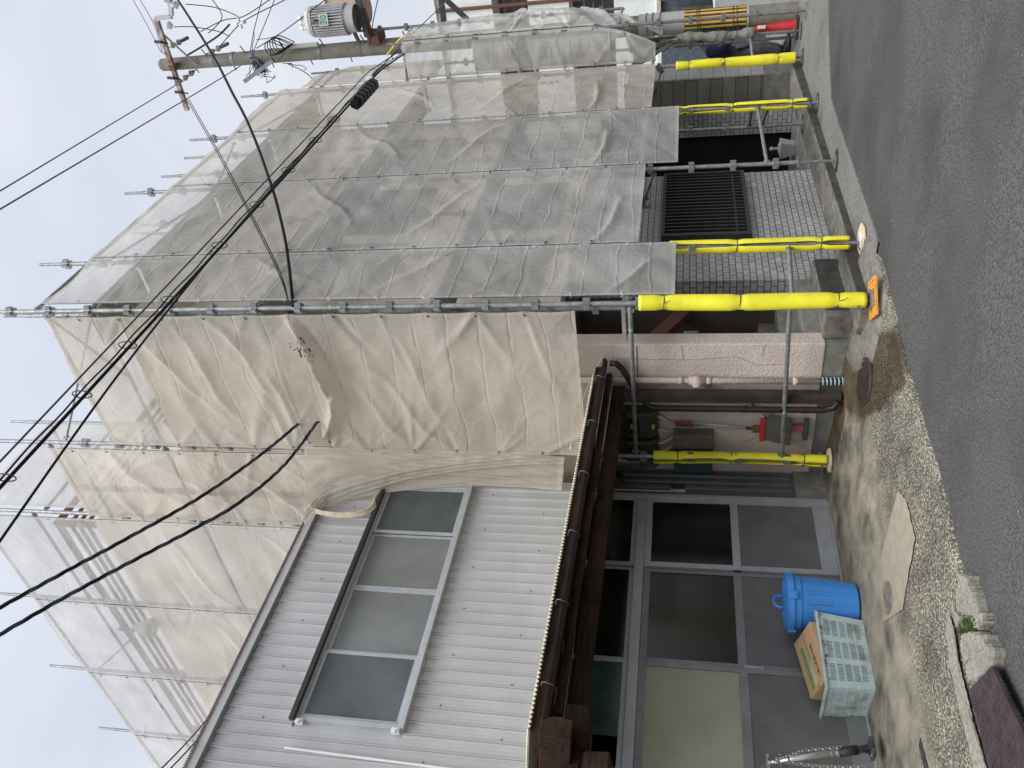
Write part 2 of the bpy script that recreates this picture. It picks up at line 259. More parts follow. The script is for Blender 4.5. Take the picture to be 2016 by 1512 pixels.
    cf = M2('MINIMUM', M2('MULTIPLY', vd.outputs['Distance'], 2.2), .35)
    hh = M2('ADD', M2('MULTIPLY', line, 1.), M2('ADD', M2('MULTIPLY', lu, .5), M2('MULTIPLY', cf, 1.3)))
    b = N(t, 'ShaderNodeBump'); b.inputs['Strength'].default_value = .5; b.inputs['Distance'].default_value = .011; L(t, hh, b.inputs['Height']); L(t, b0.outputs[0], b.inputs['Normal'])
    crease_tint = M2('MULTIPLY', M2('MAXIMUM', line, M2('MULTIPLY', lu, .5)), .16)  # crease lines are mixed toward a paler colour
    wm_ = N(t, 'ShaderNodeMix', data_type='RGBA'); L(t, crease_tint, wm_.inputs[0]); L(t, r.outputs[0], wm_.inputs[6]); wm_.inputs[7].default_value = (.85, .82, .77, 1)
    class _r: outputs = [wm_.outputs[2]]
    r = _r
    # pinholes and small tears
    vo = N(t, 'ShaderNodeTexVoronoi'); vo.inputs['Scale'].default_value = 2.2; L(t, o, vo.inputs[0])
    ho = N(t, 'ShaderNodeMath', operation='LESS_THAN'); L(t, vo.outputs['Distance'], ho.inputs[0]); ho.inputs[1].default_value = .018
    df = N(t, 'ShaderNodeBsdfDiffuse'); L(t, r.outputs[0], df.inputs[0]); L(t, b.outputs[0], df.inputs['Normal'])
    tl = N(t, 'ShaderNodeBsdfTranslucent'); L(t, r.outputs[0], tl.inputs[0]); L(t, b.outputs[0], tl.inputs['Normal'])
    m1 = N(t, 'ShaderNodeMixShader'); m1.inputs[0].default_value = .40; L(t, df.outputs[0], m1.inputs[1]); L(t, tl.outputs[0], m1.inputs[2])
    tp = N(t, 'ShaderNodeBsdfTransparent'); tp.inputs[0].default_value = (1, .985, .965, 1)
    at_ = N(t, 'ShaderNodeAttribute', attribute_name='hem')
    f = N(t, 'ShaderNodeMapRange'); L(t, at_.outputs['Fac'], f.inputs[0]); f.inputs[3].default_value = tr; f.inputs[4].default_value = tr*.35
    # grazing views see more thread, less gap
    lw = N(t, 'ShaderNodeLayerWeight'); lw.inputs[0].default_value = .35
    gz = N(t, 'ShaderNodeMapRange'); L(t, lw.outputs['Facing'], gz.inputs[0]); gz.inputs[3].default_value = 1.0; gz.inputs[4].default_value = .6
    f2 = N(t, 'ShaderNodeMath', operation='MULTIPLY'); L(t, f.outputs[0], f2.inputs[0]); L(t, gz.outputs[0], f2.inputs[1])
    f3 = N(t, 'ShaderNodeMath', operation='MAXIMUM'); L(t, f2.outputs[0], f3.inputs[0]); L(t, ho.outputs[0], f3.inputs[1])
    m2 = N(t, 'ShaderNodeMixShader'); L(t, f3.outputs[0], m2.inputs[0]); L(t, m1.outputs[0], m2.inputs[1]); L(t, tp.outputs[0], m2.inputs[2])
    ou = N(t, 'ShaderNodeOutputMaterial'); L(t, m2.outputs[0], ou.inputs[0])
    return m
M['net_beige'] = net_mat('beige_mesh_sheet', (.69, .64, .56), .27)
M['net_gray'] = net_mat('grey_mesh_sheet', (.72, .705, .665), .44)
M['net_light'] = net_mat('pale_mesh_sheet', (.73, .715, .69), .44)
# ---------------------------------------------------------------- builders
OFF = {}
def tag(o, label=None, cat=None, group=None, kind=None):
    if label: o['label'] = label
    if cat: o['category'] = cat
    if group: o['group'] = group
    if kind: o['kind'] = kind
    return o
def thing(name, label, cat, loc=(0, 0, 0), group=None):
    o = bpy.data.objects.new(name, None); COL.objects.link(o); o.location = loc; o.empty_display_size = .1
    OFF[o.name] = tuple(loc); return tag(o, label, cat, group)
class MB:
    def __init__(s): s.v = []; s.f = []
    def add(s, vs, fs):
        b = len(s.v); s.v += [tuple(map(float, p)) for p in vs]; s.f += [tuple(i+b for i in f) for f in fs]; return s
    def box(s, x0, x1, y0, y1, z0, z1):
        return s.add([(x0, y0, z0), (x1, y0, z0), (x1, y1, z0), (x0, y1, z0), (x0, y0, z1), (x1, y0, z1), (x1, y1, z1), (x0, y1, z1)],
                     [(0, 3, 2, 1), (4, 5, 6, 7), (0, 1, 5, 4), (1, 2, 6, 5), (2, 3, 7, 6), (3, 0, 4, 7)])
    def obox(s, c, ax, ay, az, hx, hy, hz):
        c, ax, ay, az = map(Vector, (c, ax, ay, az)); vs = []
        for k in (-1, 1):
            for i, j in ((-1, -1), (1, -1), (1, 1), (-1, 1)): vs.append(c+ax*hx*i+ay*hy*j+az*hz*k)
        return s.add(vs, [(0, 3, 2, 1), (4, 5, 6, 7), (0, 1, 5, 4), (1, 2, 6, 5), (2, 3, 7, 6), (3, 0, 4, 7)])
    def bar(s, a, b, w, h, up=(0, 0, 1)):
        a, b = Vector(a), Vector(b); d = (b-a); ln = d.length; d.normalize(); u = Vector(up)
        sd = d.cross(u); sd = sd.normalized() if sd.length > 1e-4 else Vector((1, 0, 0)); u2 = sd.cross(d)
        return s.obox((a+b)/2, d, sd, u2, ln/2, w/2, h/2)
    def ring(s, pts, rs, n=10, cap=True, closed=False):
        pts = [Vector(p) for p in pts]; rings = []; up = None
        if not hasattr(rs, '__len__'): rs = [rs]*len(pts)
        for i, p in enumerate(pts):
            d = (pts[min(i+1, len(pts)-1)]-pts[max(i-1, 0)]).normalized()
            if up is None: up = Vector((0, 0, 1)) if abs(d.z) < .9 else Vector((1, 0, 0))
            a = d.cross(up); a = a.normalized() if a.length > 1e-5 else Vector((1, 0, 0)); up = a.cross(d).normalized()
            rings.append([p+(a*math.cos(2*math.pi*k/n)+up*math.sin(2*math.pi*k/n))*rs[i] for k in range(n)])
        vs = [v for r in rings for v in r]; fs = []
        for i in range(len(rings)-1):
            for k in range(n):
                k2 = (k+1) % n; fs.append((i*n+k, i*n+k2, (i+1)*n+k2, (i+1)*n+k))
        if cap: fs.append(tuple(reversed(range(n)))); fs.append(tuple((len(rings)-1)*n+k for k in range(n)))
        return s.add(vs, fs)
    def cyl(s, a, b, r, n=12, r2=None): return s.ring([a, b], [r, r if r2 is None else r2], n)
    def lathe(s, c, prof, n=32, sx=1, sy=1, a0=0):
        vs = [(c[0]+r*sx*math.cos(a0+2*math.pi*k/n), c[1]+r*sy*math.sin(a0+2*math.pi*k/n), c[2]+z) for r, z in prof for k in range(n)]
        fs = [(i*n+k, i*n+(k+1) % n, (i+1)*n+(k+1) % n, (i+1)*n+k) for i in range(len(prof)-1) for k in range(n)]
        return s.add(vs, fs)
    def prism(s, poly, d):            # poly 3D points, extruded by vector d
        n = len(poly); d = Vector(d); vs = [Vector(p) for p in poly]; vs += [v+d for v in vs]
        return s.add(vs, [tuple(range(n)), tuple(reversed(range(n, 2*n)))]+[(i, i+n, (i+1) % n+n, (i+1) % n) for i in range(n)])
    def sphere(s, c, r, n=12, sz=1):
        return s.lathe(c, [(max(1e-4, r*math.sin(math.pi*i/8)), -r*sz*math.cos(math.pi*i/8)) for i in range(9)], n)
    def build(s, name, m, parent=None, smooth=False, bevel=0, fix=True):
        me = bpy.data.meshes.new(name); off = OFF.get(parent.name, (0, 0, 0)) if parent else (0, 0, 0)
        me.from_pydata([(x-off[0], y-off[1], z-off[2]) for x, y, z in s.v], [], s.f); me.update()
        if fix:
            import bmesh
            bm = bmesh.new(); bm.from_mesh(me); bmesh.ops.recalc_face_normals(bm, faces=bm.faces); bm.to_mesh(me); bm.free()
        if isinstance(m, (list, tuple)): [me.materials.append(q) for q in m]
        else: me.materials.append(m)
        o = bpy.data.objects.new(name, me); COL.objects.link(o)
        if parent: o.parent = parent; OFF[o.name] = off
        if smooth: me.polygons.foreach_set('use_smooth', [True]*len(me.polygons))
        if bevel:
            b = o.modifiers.new('bevel', 'BEVEL'); b.width = bevel; b.segments = 2; b.limit_method = 'ANGLE'
        return o
def text_mesh(name, txt, m, parent, origin, xdir, ydir, size, thick=.002, bold=0, align='LEFT'):
    c = bpy.data.curves.new(name, 'FONT'); c.body = txt; c.size = size; c.extrude = thick/2; c.offset = bold; c.resolution_u = 3; c.align_x = align
    tmp = bpy.data.objects.new(name, c); COL.objects.link(tmp); dg = bpy.context.evaluated_depsgraph_get(); dg.update()
    me = bpy.data.meshes.new_from_object(tmp.evaluated_get(dg)); bpy.data.objects.remove(tmp)
    off = OFF.get(parent.name, (0, 0, 0)) if parent else (0, 0, 0)
    x, y = Vector(xdir).normalized(), Vector(ydir).normalized(); z = x.cross(y); o3 = Vector(origin)-Vector(off)
    mt = Matrix(((x.x, y.x, z.x, o3.x), (x.y, y.y, z.y, o3.y), (x.z, y.z, z.z, o3.z), (0, 0, 0, 1))); me.transform(mt)
    me.materials.clear(); me.materials.append(m)
    o = bpy.data.objects.new(name, me); COL.objects.link(o)
    if parent: o.parent = parent; OFF[o.name] = off
    return o
def single(o, label, cat, group=None): return tag(o, label, cat, group)
def gz(x, y):                         # height of the apron / road edge
    z = .17-.20*max(0, (6.3-y)/2.3)**1.6
    k = max(0, min(1, (x-5.7)/.9)); z += .045*k*math.exp(-((y-4.75)/.38)**2)
    return z
def zroad(x, y): return -.055-.010*(min(max(x, -5), 20)-5)
# ================================================================ ground
def grid(x0, x1, nx, y0, y1, ny, zf):
    m = MB(); vs = [(x0+(x1-x0)*i/nx, y0+(y1-y0)*j/ny) for j in range(ny+1) for i in range(nx+1)]
    m.add([(x, y, zf(x, y)) for x, y in vs], [(j*(nx+1)+i, j*(nx+1)+i+1, (j+1)*(nx+1)+i+1, (j+1)*(nx+1)+i) for j in range(ny) for i in range(nx)]); return m
g = MB(); g.add([(-400, -400, -.55), (400, -400, -.55), (400, 400, -.55), (-400, 400, -.55)], [(0, 1, 2, 3)])
tag(g.build('ground', M['gutter_conc']), kind='structure')
o = grid(-12, 40, 104, -14, 4.6, 38, lambda x, y: zroad(x, y)+.006*mnoise.noise(Vector((x*.8, y*.8, 0))))
tag(o.build('asphalt_road', M['asphalt'], smooth=True), kind='structure')
# apron: front edge measured on the photograph
EDGE = [(-3, 2.3), (1.5, 3.2), (2.5, 3.98), (3.0, 4.12), (3.5, 4.13), (4.3, 4.02), (5.3, 3.96), (6.05, 3.86), (6.6, 3.78), (6.95, 3.82), (7.3, 3.9)]
def edge_y(x):
    for (a, b), (c, d) in zip(EDGE, EDGE[1:]):
        if a <= x <= c: return b+(d-b)*(x-a)/(c-a)
    return EDGE[-1][1]
def apron():
    m = MB(); nx, ny = 150, 60; vs = []; fs = []
    for i in range(nx+1):
        x = -1+(7.3+1)*i/nx; ye = edge_y(x)+.035*mnoise.noise(Vector((x*3.1, 0, 0)))+.012*mnoise.noise(Vector((x*15, 0, 5)))
        for j in range(ny+1):
            t = j/ny; y = ye+(6.36-ye)*t
            z = max(gz(x, y), -.045)+.004*mnoise.noise(Vector((x*4, y*4, 0)))
            if j == 0: z = -.4
            if j == 1: y = ye+.004
            vs.append((x, y, z))
    for i in range(nx):
        for j in range(ny): a = i*(ny+1)+j; fs.append((a, a+ny+1, a+ny+2, a+1))
    return m.add(vs, fs)
tag(apron().build('concrete_apron', M['apron'], smooth=True), kind='structure')
# smooth cement ramp beside the steps
def ramp():
    pts = [(6.02, 4.45), (6.35, 4.75), (6.64, 4.78), (6.72, 4.2), (7.29, 4.14), (7.29, 3.86), (6.6, 3.80), (6.25, 3.86)]
    cx = sum(p[0] for p in pts)/8; cy = sum(p[1] for p in pts)/8
    m = MB(); ring = []
    for k in range(64):
        a = pts[k//8]; b = pts[(k//8+1) % 8]; t = (k % 8)/8; ring.append((a[0]+(b[0]-a[0])*t+rnd.uniform(-.008, .008), a[1]+(b[1]-a[1])*t+rnd.uniform(-.008, .008)))
    vs = [(cx, cy, gz(cx, cy)+.014)]
    for q in (.33, .66, .95, 1.0):
        for x, y in ring: X = cx+(x-cx)*q; Y = cy+(y-cy)*q; vs.append((X, Y, gz(X, Y)+(.014 if q < 1 else -.01)))
    fs = [(0, 1+k, 1+(k+1) % 64) for k in range(64)]
    for r in range(3): fs += [(1+r*64+k, 1+(r+1)*64+k, 1+(r+1)*64+(k+1) % 64, 1+r*64+(k+1) % 64) for k in range(64)]
    return m.add(vs, fs)
tag(ramp().build('cement_ramp', M['ramp'], smooth=True), kind='structure')
# roadside gutter in front of the tiled wall, widening to the right
gp = [(6.9, 3.72), (7.3, 3.70), (8.4, 3.68), (9.6, 3.66), (10.3, 3.62), (10.8, 3.3), (11.1, 3.0), (11.4, 2.7), (12.5, 1.2), (24, -6)]
m = MB(); vs = []; fs = []
for i, (x, y) in enumerate(gp): vs += [(x, y, zroad(x, y)-.05), (x, y+.004, zroad(x, y)+.012), (x if x < 14 else 24, 5.6, zroad(x, 4.6)+.012)]
for i in range(len(gp)-1): a = i*3; fs += [(a, a+3, a+4, a+1), (a+1, a+4, a+5, a+2)]
tag(m.add(vs, fs).build('roadside_gutter', M['gutter_conc']), kind='structure')
# long ledge and steps
tag(MB().box(7.66, 13.6, 4.19, 4.66, -.4, .0).build('concrete_ledge', M['concrete_moss'], bevel=.008), kind='structure')
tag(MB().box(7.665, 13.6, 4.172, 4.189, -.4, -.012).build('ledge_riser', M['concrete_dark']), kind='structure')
st = thing('entrance_steps', 'dark mossy concrete entrance steps beside the yellow corner post', 'steps', (7.2, 4.4, 0))
MB().box(6.48, 7.66, 4.13, 4.42, -.3, .10).build('step', M['concrete_moss'], st, bevel=.015)
MB().box(6.76, 7.80, 4.39, 4.655, -.3, .325).build('step', M['concrete_moss'], st, bevel=.015)
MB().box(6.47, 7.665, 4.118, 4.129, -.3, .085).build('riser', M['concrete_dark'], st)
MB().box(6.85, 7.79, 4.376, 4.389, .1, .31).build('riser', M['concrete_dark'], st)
# smooth repair patch with a small lid in it
def flat_patch(name, pts, mt, lift=.006, label=None, cat=None):
    m = MB(); cx = sum(p[0] for p in pts)/len(pts); cy = sum(p[1] for p in pts)/len(pts); ring = []
    n = len(pts)
    for k in range(n*10):
        a = pts[k//10]; b = pts[(k//10+1) % n]; t = (k % 10)/10; j = .006
        ring.append((a[0]+(b[0]-a[0])*t+rnd.uniform(-j, j), a[1]+(b[1]-a[1])*t+rnd.uniform(-j, j)))
    vs = [(cx, cy, gz(cx, cy)+lift)]; R = len(ring)
    for q in (.25, .5, .75, 1.):
        for x, y in ring: X = cx+(x-cx)*q; Y = cy+(y-cy)*q; vs.append((X, Y, gz(X, Y)+lift+.002))
    fs = [(0, 1+k, 1+(k+1) % R) for k in range(R)]
    for r in range(3): fs += [(1+r*R+k, 1+(r+1)*R+k, 1+(r+1)*R+(k+1) % R, 1+r*R+(k+1) % R) for k in range(R)]
    return m.add(vs, fs).build(name, mt, smooth=True)
def gp_(X, Y, z=.06): p = at(X, Y, 'z', z); z2 = gz(p[0], p[1]); p = at(X, Y, 'z', z2); return (p[0], p[1])
o = flat_patch('cement_patch', [gp_(1772, 965), gp_(1790, 985), gp_(1808, 1060), gp_(1790, 1130), gp_(1775, 1200), gp_(1735, 1225), gp_(1725, 1120), gp_(1748, 1040)], M['patch']); tag(o, kind='structure')
def lid(name, X, Y, r, mt, label, raised):
    x, y = gp_(X, Y); z = gz(x, y)+.004; t = thing(name, label, 'manhole', (x, y, z))
    MB().lathe((x, y, z), [(.001, .006), (r*.86, .006), (r*.88, .0), (r*.9, .0), (r*.92, .005), (r, .003), (r*1.02, -.03)], 40).build('cover', mt, t, smooth=False)
    m = MB()
    if raised:
        for i in range(-7, 8):
            h = r*.84; w = math.sqrt(max(0, h*h-(i*r/8.5)**2)); m.box(x-w, x+w, y+i*r/8.5-.004, y+i*r/8.5+.004, z+.004, z+.010)
    else:
        for k in range(9): a = k*.7; m.box(x+r*.4*math.cos(a)-.012, x+r*.4*math.cos(a)+.012, y+r*.4*math.sin(a)-.004, y+r*.4*math.sin(a)+.004, z+.004, z+.010)
        m.lathe((x, y, z), [(r*.7, .006), (r*.71, .010), (r*.74, .010), (r*.75, .006)], 32)
    m.build('relief', mt, t)
    e = .03; nrm = Vector((-(gz(x+e, y)-gz(x-e, y))/(2*e), -(gz(x, y+e)-gz(x, y-e))/(2*e), 1)).normalized(); t.rotation_euler = Vector((0, 0, 1)).lerp(nrm, .6).normalized().to_track_quat('Z', 'Y').to_euler(); return t
lid('drain_cover', 1700, 752, .215, M['manhole'], 'dark round ribbed drain cover in the damp stain below the pipe', True)
lid('valve_cover', 1742, 1180, .135, M['manhole_pale'], 'pale round patterned metal cover in the cement patch near the blue bin', False)
# narrow raised cement strip and broken kerb stones, steel cover plates at the road edge
def rock(name, pts, z0, h, mt, label, grp=None):
    m = MB(); n = len(pts)*6; base = []
    for k in range(n):
        a = pts[k//6]; b = pts[(k//6+1) % len(pts)]; t = (k % 6)/6; base.append((a[0]+(b[0]-a[0])*t+rnd.uniform(-.012, .012), a[1]+(b[1]-a[1])*t+rnd.uniform(-.012, .012)))
    cx = sum(p[0] for p in base)/n; cy = sum(p[1] for p in base)/n; vs = []
    for q, zz in ((1.0, z0-.15), (1.0, z0+h*.75), (.95, z0+h), (.6, z0+h), (.2, z0+h)):
        for x, y in base: vs.append((cx+(x-cx)*q, cy+(y-cy)*q, zz+(rnd.uniform(-.004, .004) if q < 1 else 0)))
    fs = [(r*n+k, r*n+(k+1) % n, (r+1)*n+(k+1) % n, (r+1)*n+k) for r in range(4) for k in range(n)]+[tuple(4*n+k for k in range(n))]
    o = m.add(vs, fs).build(name, mt); return tag(o, label, 'kerb stone', grp)
def gq(X, Y, z=-.02): p = at(X, Y, 'z', z); return (p[0], p[1])
rock('kerb_stone', [gq(1902, 1130), gq(1918, 1132), gq(1930, 1165), gq(1938, 1208), gq(1925, 1212), gq(1900, 1206), gq(1897, 1170)], -.05, .075, M['concrete_light'], 'broken pointed kerb stone at the asphalt edge beside the moss')
rock('kerb_stone', [gq(1887, 1195), gq(1900, 1210), gq(1912, 1232), gq(1908, 1238), gq(1895, 1234), gq(1884, 1212)], -.05, .07, M['concrete_light'], 'small cracked kerb fragment on the camera-left side of the moss')
rock('kerb_stone', [gq(1928, 1212), gq(1948, 1208), gq(1950, 1232), gq(1938, 1238), gq(1926, 1232)], -.05, .065, M['concrete_light'], 'small kerb fragment between the moss and the asphalt')
rock('kerb_stone', [gq(1915, 1252), gq(1938, 1243), gq(1962, 1258), gq(1975, 1285), gq(1968, 1318), gq(1944, 1345), gq(1928, 1340), gq(1918, 1300), gq(1910, 1268)], -.05, .09, M['concrete_light'], 'large rounded kerb stone between the moss and the checkered steel plate')
def moss():
    m = MB()
    for k in range(420):
        X = rnd.gauss(1921, 9); Y = rnd.gauss(1240, 10); x, y = gq(X, Y, -.03); h = rnd.uniform(.02, .045); a = rnd.uniform(0, 6.3); w = rnd.uniform(.004, .009); z = -.01
        m.add([(x-w*math.cos(a), y-w*math.sin(a), z), (x+w*math.cos(a), y+w*math.sin(a), z), (x+w*.7*math.cos(a)+rnd.uniform(-.015, .015), y+rnd.uniform(-.015, .015), z+h), (x-w*.7*math.cos(a), y, z+h*.8)], [(0, 1, 2, 3)])
    return m
tag(moss().build('moss_tuft', M['moss'], fix=False), 'green moss growing between the broken kerb stones', 'moss', kind='stuff')
strip = [gp_(1882, 1205), gp_(1893, 1240), gp_(1900, 1300), gp_(1915, 1360), gp_(1935, 1440), gp_(1962, 1530), gp_(1940, 1560), gp_(1920, 1480), gp_(1897, 1390), gp_(1880, 1310), gp_(1875, 1240)]
o = flat_patch('kerb_strip', strip, M['concrete_light'], .016)
tag(o, kind='structure')
def checker(name, pts, z, label, step=.045):
    t = thing(name, label, 'steel plate', (pts[0][0], pts[0][1], z))
    MB().prism([(x, y, z-.02) for x, y in pts], (0, 0, .02)).build('plate', M['plate'], t)
    m = MB(); xs = [p[0] for p in pts]; ys = [p[1] for p in pts]; P = pts; ci = 0
    def inside(x, y):
        c = False
        for i in range(len(P)):
            (a, b), (d, e) = P[i], P[i-1]
            if (b > y) != (e > y) and x < (d-a)*(y-b)/(e-b)+a: c = not c
        return c
    x = min(xs)
    i = 0
    while x < max(xs):
        y = min(ys); j = 0
        while y < max(ys):
            if inside(x, y) and inside(x+.02, y+.02) and inside(x-.02, y-.02):
                a = .6 if (i+j) % 2 else -.97; m.obox((x, y, z+.001), (math.cos(a), math.sin(a), 0), (-math.sin(a), math.cos(a), 0), (0, 0, 1), .016, .0035, .0018)
            y += step; j += 1
        x += step; i += 1
    m.build('tread_pattern', M['plate'], t); return t
checker('cover_plate', [gq(1922, 1358, 0), gq(1968, 1312, 0), gq(1985, 1350, 0), gq(2030, 1440, 0), gq(2060, 1600, 0), gq(1975, 1600, 0), gq(1950, 1470, 0)], .036, 'large brown checkered steel plate over the roadside gutter')
a_, b_, c_ = gp_(1806, 1452), gp_(1788, 1512), gp_(1822, 1512)
def ext(p, q, k): return (p[0]+(q[0]-p[0])*k, p[1]+(q[1]-p[1])*k)
checker('cover_plate', [a_, ext(a_, b_, 3), ext(a_, c_, 3)], gz(*a_)+.006, 'reddish corner of a steel plate in the apron near the chained bollard')

# ================================================================ grey metal-clad building (facade y = 6.3)
YF = 6.30
gb = thing('grey_building', 'grey metal clad two storey building with a window band and sliding doors', 'building', (4, 6.4, .17))
def ribbed(x0, x1, z0, z1, y, pitch=.1255, d=.019, phase=0):
    """vertical ribs: pan - rib - pan, closed thin sheet facing -Y"""
    m = MB(); prof = [(x0, 0)]; k = math.ceil((x0-phase)/pitch)
    while phase+k*pitch < x1-.05:
        c = phase+k*pitch
        if c-.02 > x0:
            prof += [(c-.020, 0), (c-.013, -d), (c-.006, -d), (c-.003, -d*.45), (c+.003, -d*.45), (c+.006, -d), (c+.013, -d), (c+.020, 0), (c+.060, -.0022), (c+.064, 0)]
        k += 1
    prof.append((x1, 0)); n = len(prof)
    vs = [(x, y+dy, z0) for x, dy in prof]+[(x, y+dy, z1) for x, dy in prof]
    vs += [(x0, y+.03, z0), (x1, y+.03, z0), (x0, y+.03, z1), (x1, y+.03, z1)]
    fs = [(i, i+1, n+i+1, n+i) for i in range(n-1)]+[(2*n, 2*n+2, 2*n+3, 2*n+1)]
    return m.add(vs, fs)
WX0, WX1, WZ0, WZ1 = 3.44, 6.24, 3.89, 4.82
m = ribbed(-.6, 6.42, 2.66, WZ0-.03, YF); m2 = ribbed(-.6, 6.42, WZ1+.03, 5.50, YF); m3 = ribbed(-.6, WX0-.03, WZ0-.03, WZ1+.03, YF); m4 = ribbed(WX1+.03, 6.42, WZ0-.03, WZ1+.03, YF)
for q in (m2, m3, m4): m.add(q.v, q.f)
m.build('siding', M['siding'], gb, fix=False)
# core walls behind the cladding
m = MB().box(-.6, 6.42, YF+.035, YF+.12, 2.6, 5.5).box(6.30, 6.42, YF+.12, 13, .17, 5.5).box(-.6, -.5, YF+.12, 13, .17, 5.5).box(-.5, 6.3, 12.9, 13, .17, 5.5)
m.build('wall', M['alu_dull'], gb)
MB().box(-.8, 6.40, YF-.03, 13.1, 5.50, 5.58).build('roof', M['alu_dull'], gb, bevel=.004)
# flashing with rusty drip edge
fl = MB().box(-.8, 5.86, YF-.055, YF-.031, 5.515, 5.60).build('roof_flashing', M['siding'], gb)
m = MB()
for k in range(330): x = -.75+k*.02; m.box(x, x+.011, YF-.070, YF-.056, 5.594+rnd.uniform(-.002, .002), 5.612)
m.build('rusty_edge', M['rust'], fl)
m = MB()
for k in range(40):
    x = -.4+k*.2510+.065
    for z in (3.02, 3.62, 5.15):
        if k % 2 == (0 if z != 3.62 else 1): continue
        if x < 6.2 and not (WX0 < x < WX1 and WZ0 < z < WZ1): MB().sphere((x, YF-.006, z+rnd.uniform(-.02, .02)), .006, 8).build('screw', M['black'], gb)
# window band
wn = MB()
wn.box(WX0-.03, WX1+.03, YF-.055, YF+.06, WZ1-.01, WZ1+.035).box(WX0-.03, WX1+.03, YF-.075, YF+.06, WZ0-.04, WZ0+.005)
wn.box(WX0-.03, WX0+.012, YF-.05, YF+.06, WZ0+.005, WZ1-.01).box(WX1-.012, WX1+.03, YF-.05, YF+.06, WZ0+.005, WZ1-.01)
win = wn.build('window', M['alu'], gb, bevel=.003)
MB().box(WX0-.05, WX1+.05, YF-.10, YF-.056, WZ1+.0, WZ1+.045).build('head_flashing', M['grille'], win, bevel=.003)
xs = [WX0+.012, 4.12, 4.86, 5.57, WX1-.012]
gm = ['glass_green', 'glass_gray', 'glass_gray', 'glass_green']
for i in range(4):
    a, b = xs[i], xs[i+1]; dy = (-.018 if i % 3 == 0 else .012); y = YF+dy
    f = MB().box(a, b, y-.012, y+.012, WZ0+.006, WZ0+.05).box(a, b, y-.012, y+.012, WZ1-.045, WZ1-.011)
    f.box(a+.001, a+.032, y-.012, y+.012, WZ0+.05, WZ1-.045).box(b-.032, b-.001, y-.012, y+.012, WZ0+.05, WZ1-.045); f.build('sash', M['alu'], win, bevel=.002)
    MB().box(a+.03, b-.03, y-.003, y+.003, WZ0+.048, WZ1-.043).build('pane', M['glass_gray' if i in (1, 2) else 'glass_green'], win)
# sliding doors below
XR = 6.245
trans = MB().box(-.5, XR, YF-.03, YF+.05, 1.965, 2.055).box(-.5, XR, YF-.03, YF+.05, 2.58, 2.64).box(XR-.03, XR+.02, YF-.035, YF+.05, .17, 2.6)
trans.box(-.5, XR, YF-.035, YF+.06, .155, .185).build('door_frame', M['alu'], gb, bevel=.003)
dx = [6.215, 5.31, 4.26, 3.22, 2.18, 1.14, .1]
for i in range(6):
    b, a = dx[i], dx[i+1]; y = YF+(.0 if i % 2 == 0 else .03)
    f = MB().box(a, b, y-.014, y+.014, 1.055, 1.13).box(a, b, y-.014, y+.014, 1.90, 1.963).box(a, b, y-.014, y+.014, .187, .33)
    f.box(a, a+.055, y-.0145, y+.0145, .33, 1.90).box(b-.045, b, y-.0145, y+.0145, .33, 1.90)
    d = f.build('sliding_door', M['alu_dull' if i else 'alu'], gb, bevel=.002)
    MB().box(a+.05, b-.04, y-.004, y+.004, .325, 1.06).build('lower_panel', M['panel_gray'], d)
    MB().box(a+.05, b-.04, y-.003, y+.003, 1.125, 1.905).build('pane', M['board' if i == 2 else 'glass_dark'], d)
    MB().box(a+.012, a+.042, y-.020, y-.013, .92, 1.08).box(a+.018, a+.036, y-.024, y-.019, .94, 1.0).build('handle', M['alu'], d, bevel=.002)
    # upper light
    u = MB().box(a, b, y-.012, y+.012, 2.057, 2.10).box(a, b, y-.012, y+.012, 2.545, 2.578).box(a, a+.04, y-.0125, y+.0125, 2.10, 2.545).box(b-.03, b, y-.0125, y+.0125, 2.10, 2.545)
    u = u.build('transom_sash', M['alu'], gb, bevel=.002)
    MB().box(a+.035, b-.025, y-.003, y+.003, 2.095, 2.55).build('pane', M['glass_teal' if i == 2 else 'glass_dark'], u)
# board and box seen behind the third light
MB().box(3.30, 3.55, YF-.003, YF+.001, 2.10, 2.30).build('cardboard_behind_glass', M['card'], gb)
MB().box(2.3, 3.30, YF-.03, YF-.02, 2.60, 2.66).build('trim', M['alu_dull'], gb)
# dark clad strip and plinth at the right of the doors
ribbed(6.27, 6.63, .50, 2.66, YF-.01, pitch=.09, d=.010).build('side_cladding', M['siding_dark'], gb, fix=False)
MB().box(6.265, 6.64, YF-.022, YF+.03, .475, .50).build('cladding_trim', M['siding_dark'], gb)
MB().box(6.262, 6.675, YF-.015, YF+.1, .10, .474).box(6.262, 6.675, YF+.005, YF+.1, .50, 2.66).build('plinth', M['concrete'], gb)
# doorbell with its conduit on that strip, and a coil of black hose under the canopy
ip = thing('intercom', 'small black intercom on the dark ribbed strip right of the doors', 'intercom', (6.37, YF-.03, 1.65))
MB().box(6.335, 6.405, YF-.047, YF-.016, 1.58, 1.72).build('body', M['black'], ip, bevel=.006)
MB().box(6.305, 6.334, YF-.040, YF-.016, 1.57, 1.73).build('mount', M['cream'], ip, bevel=.003)
MB().cyl((6.31, YF-.028, 1.73), (6.31, YF-.028, 2.6), .008).build('conduit', M['cream'], ip)
hc = MB()
for k in range(4): hc.ring([(6.42+.075*math.cos(a)+k*.004, YF-.05-.02*k, 2.30+.075*math.sin(a)) for a in np.linspace(0, 6.3, 28)], .009, 6)
single(hc.build('hose_coil', M['black'], smooth=True), 'coil of black hose hanging under the canopy by the electric meters', 'hose')
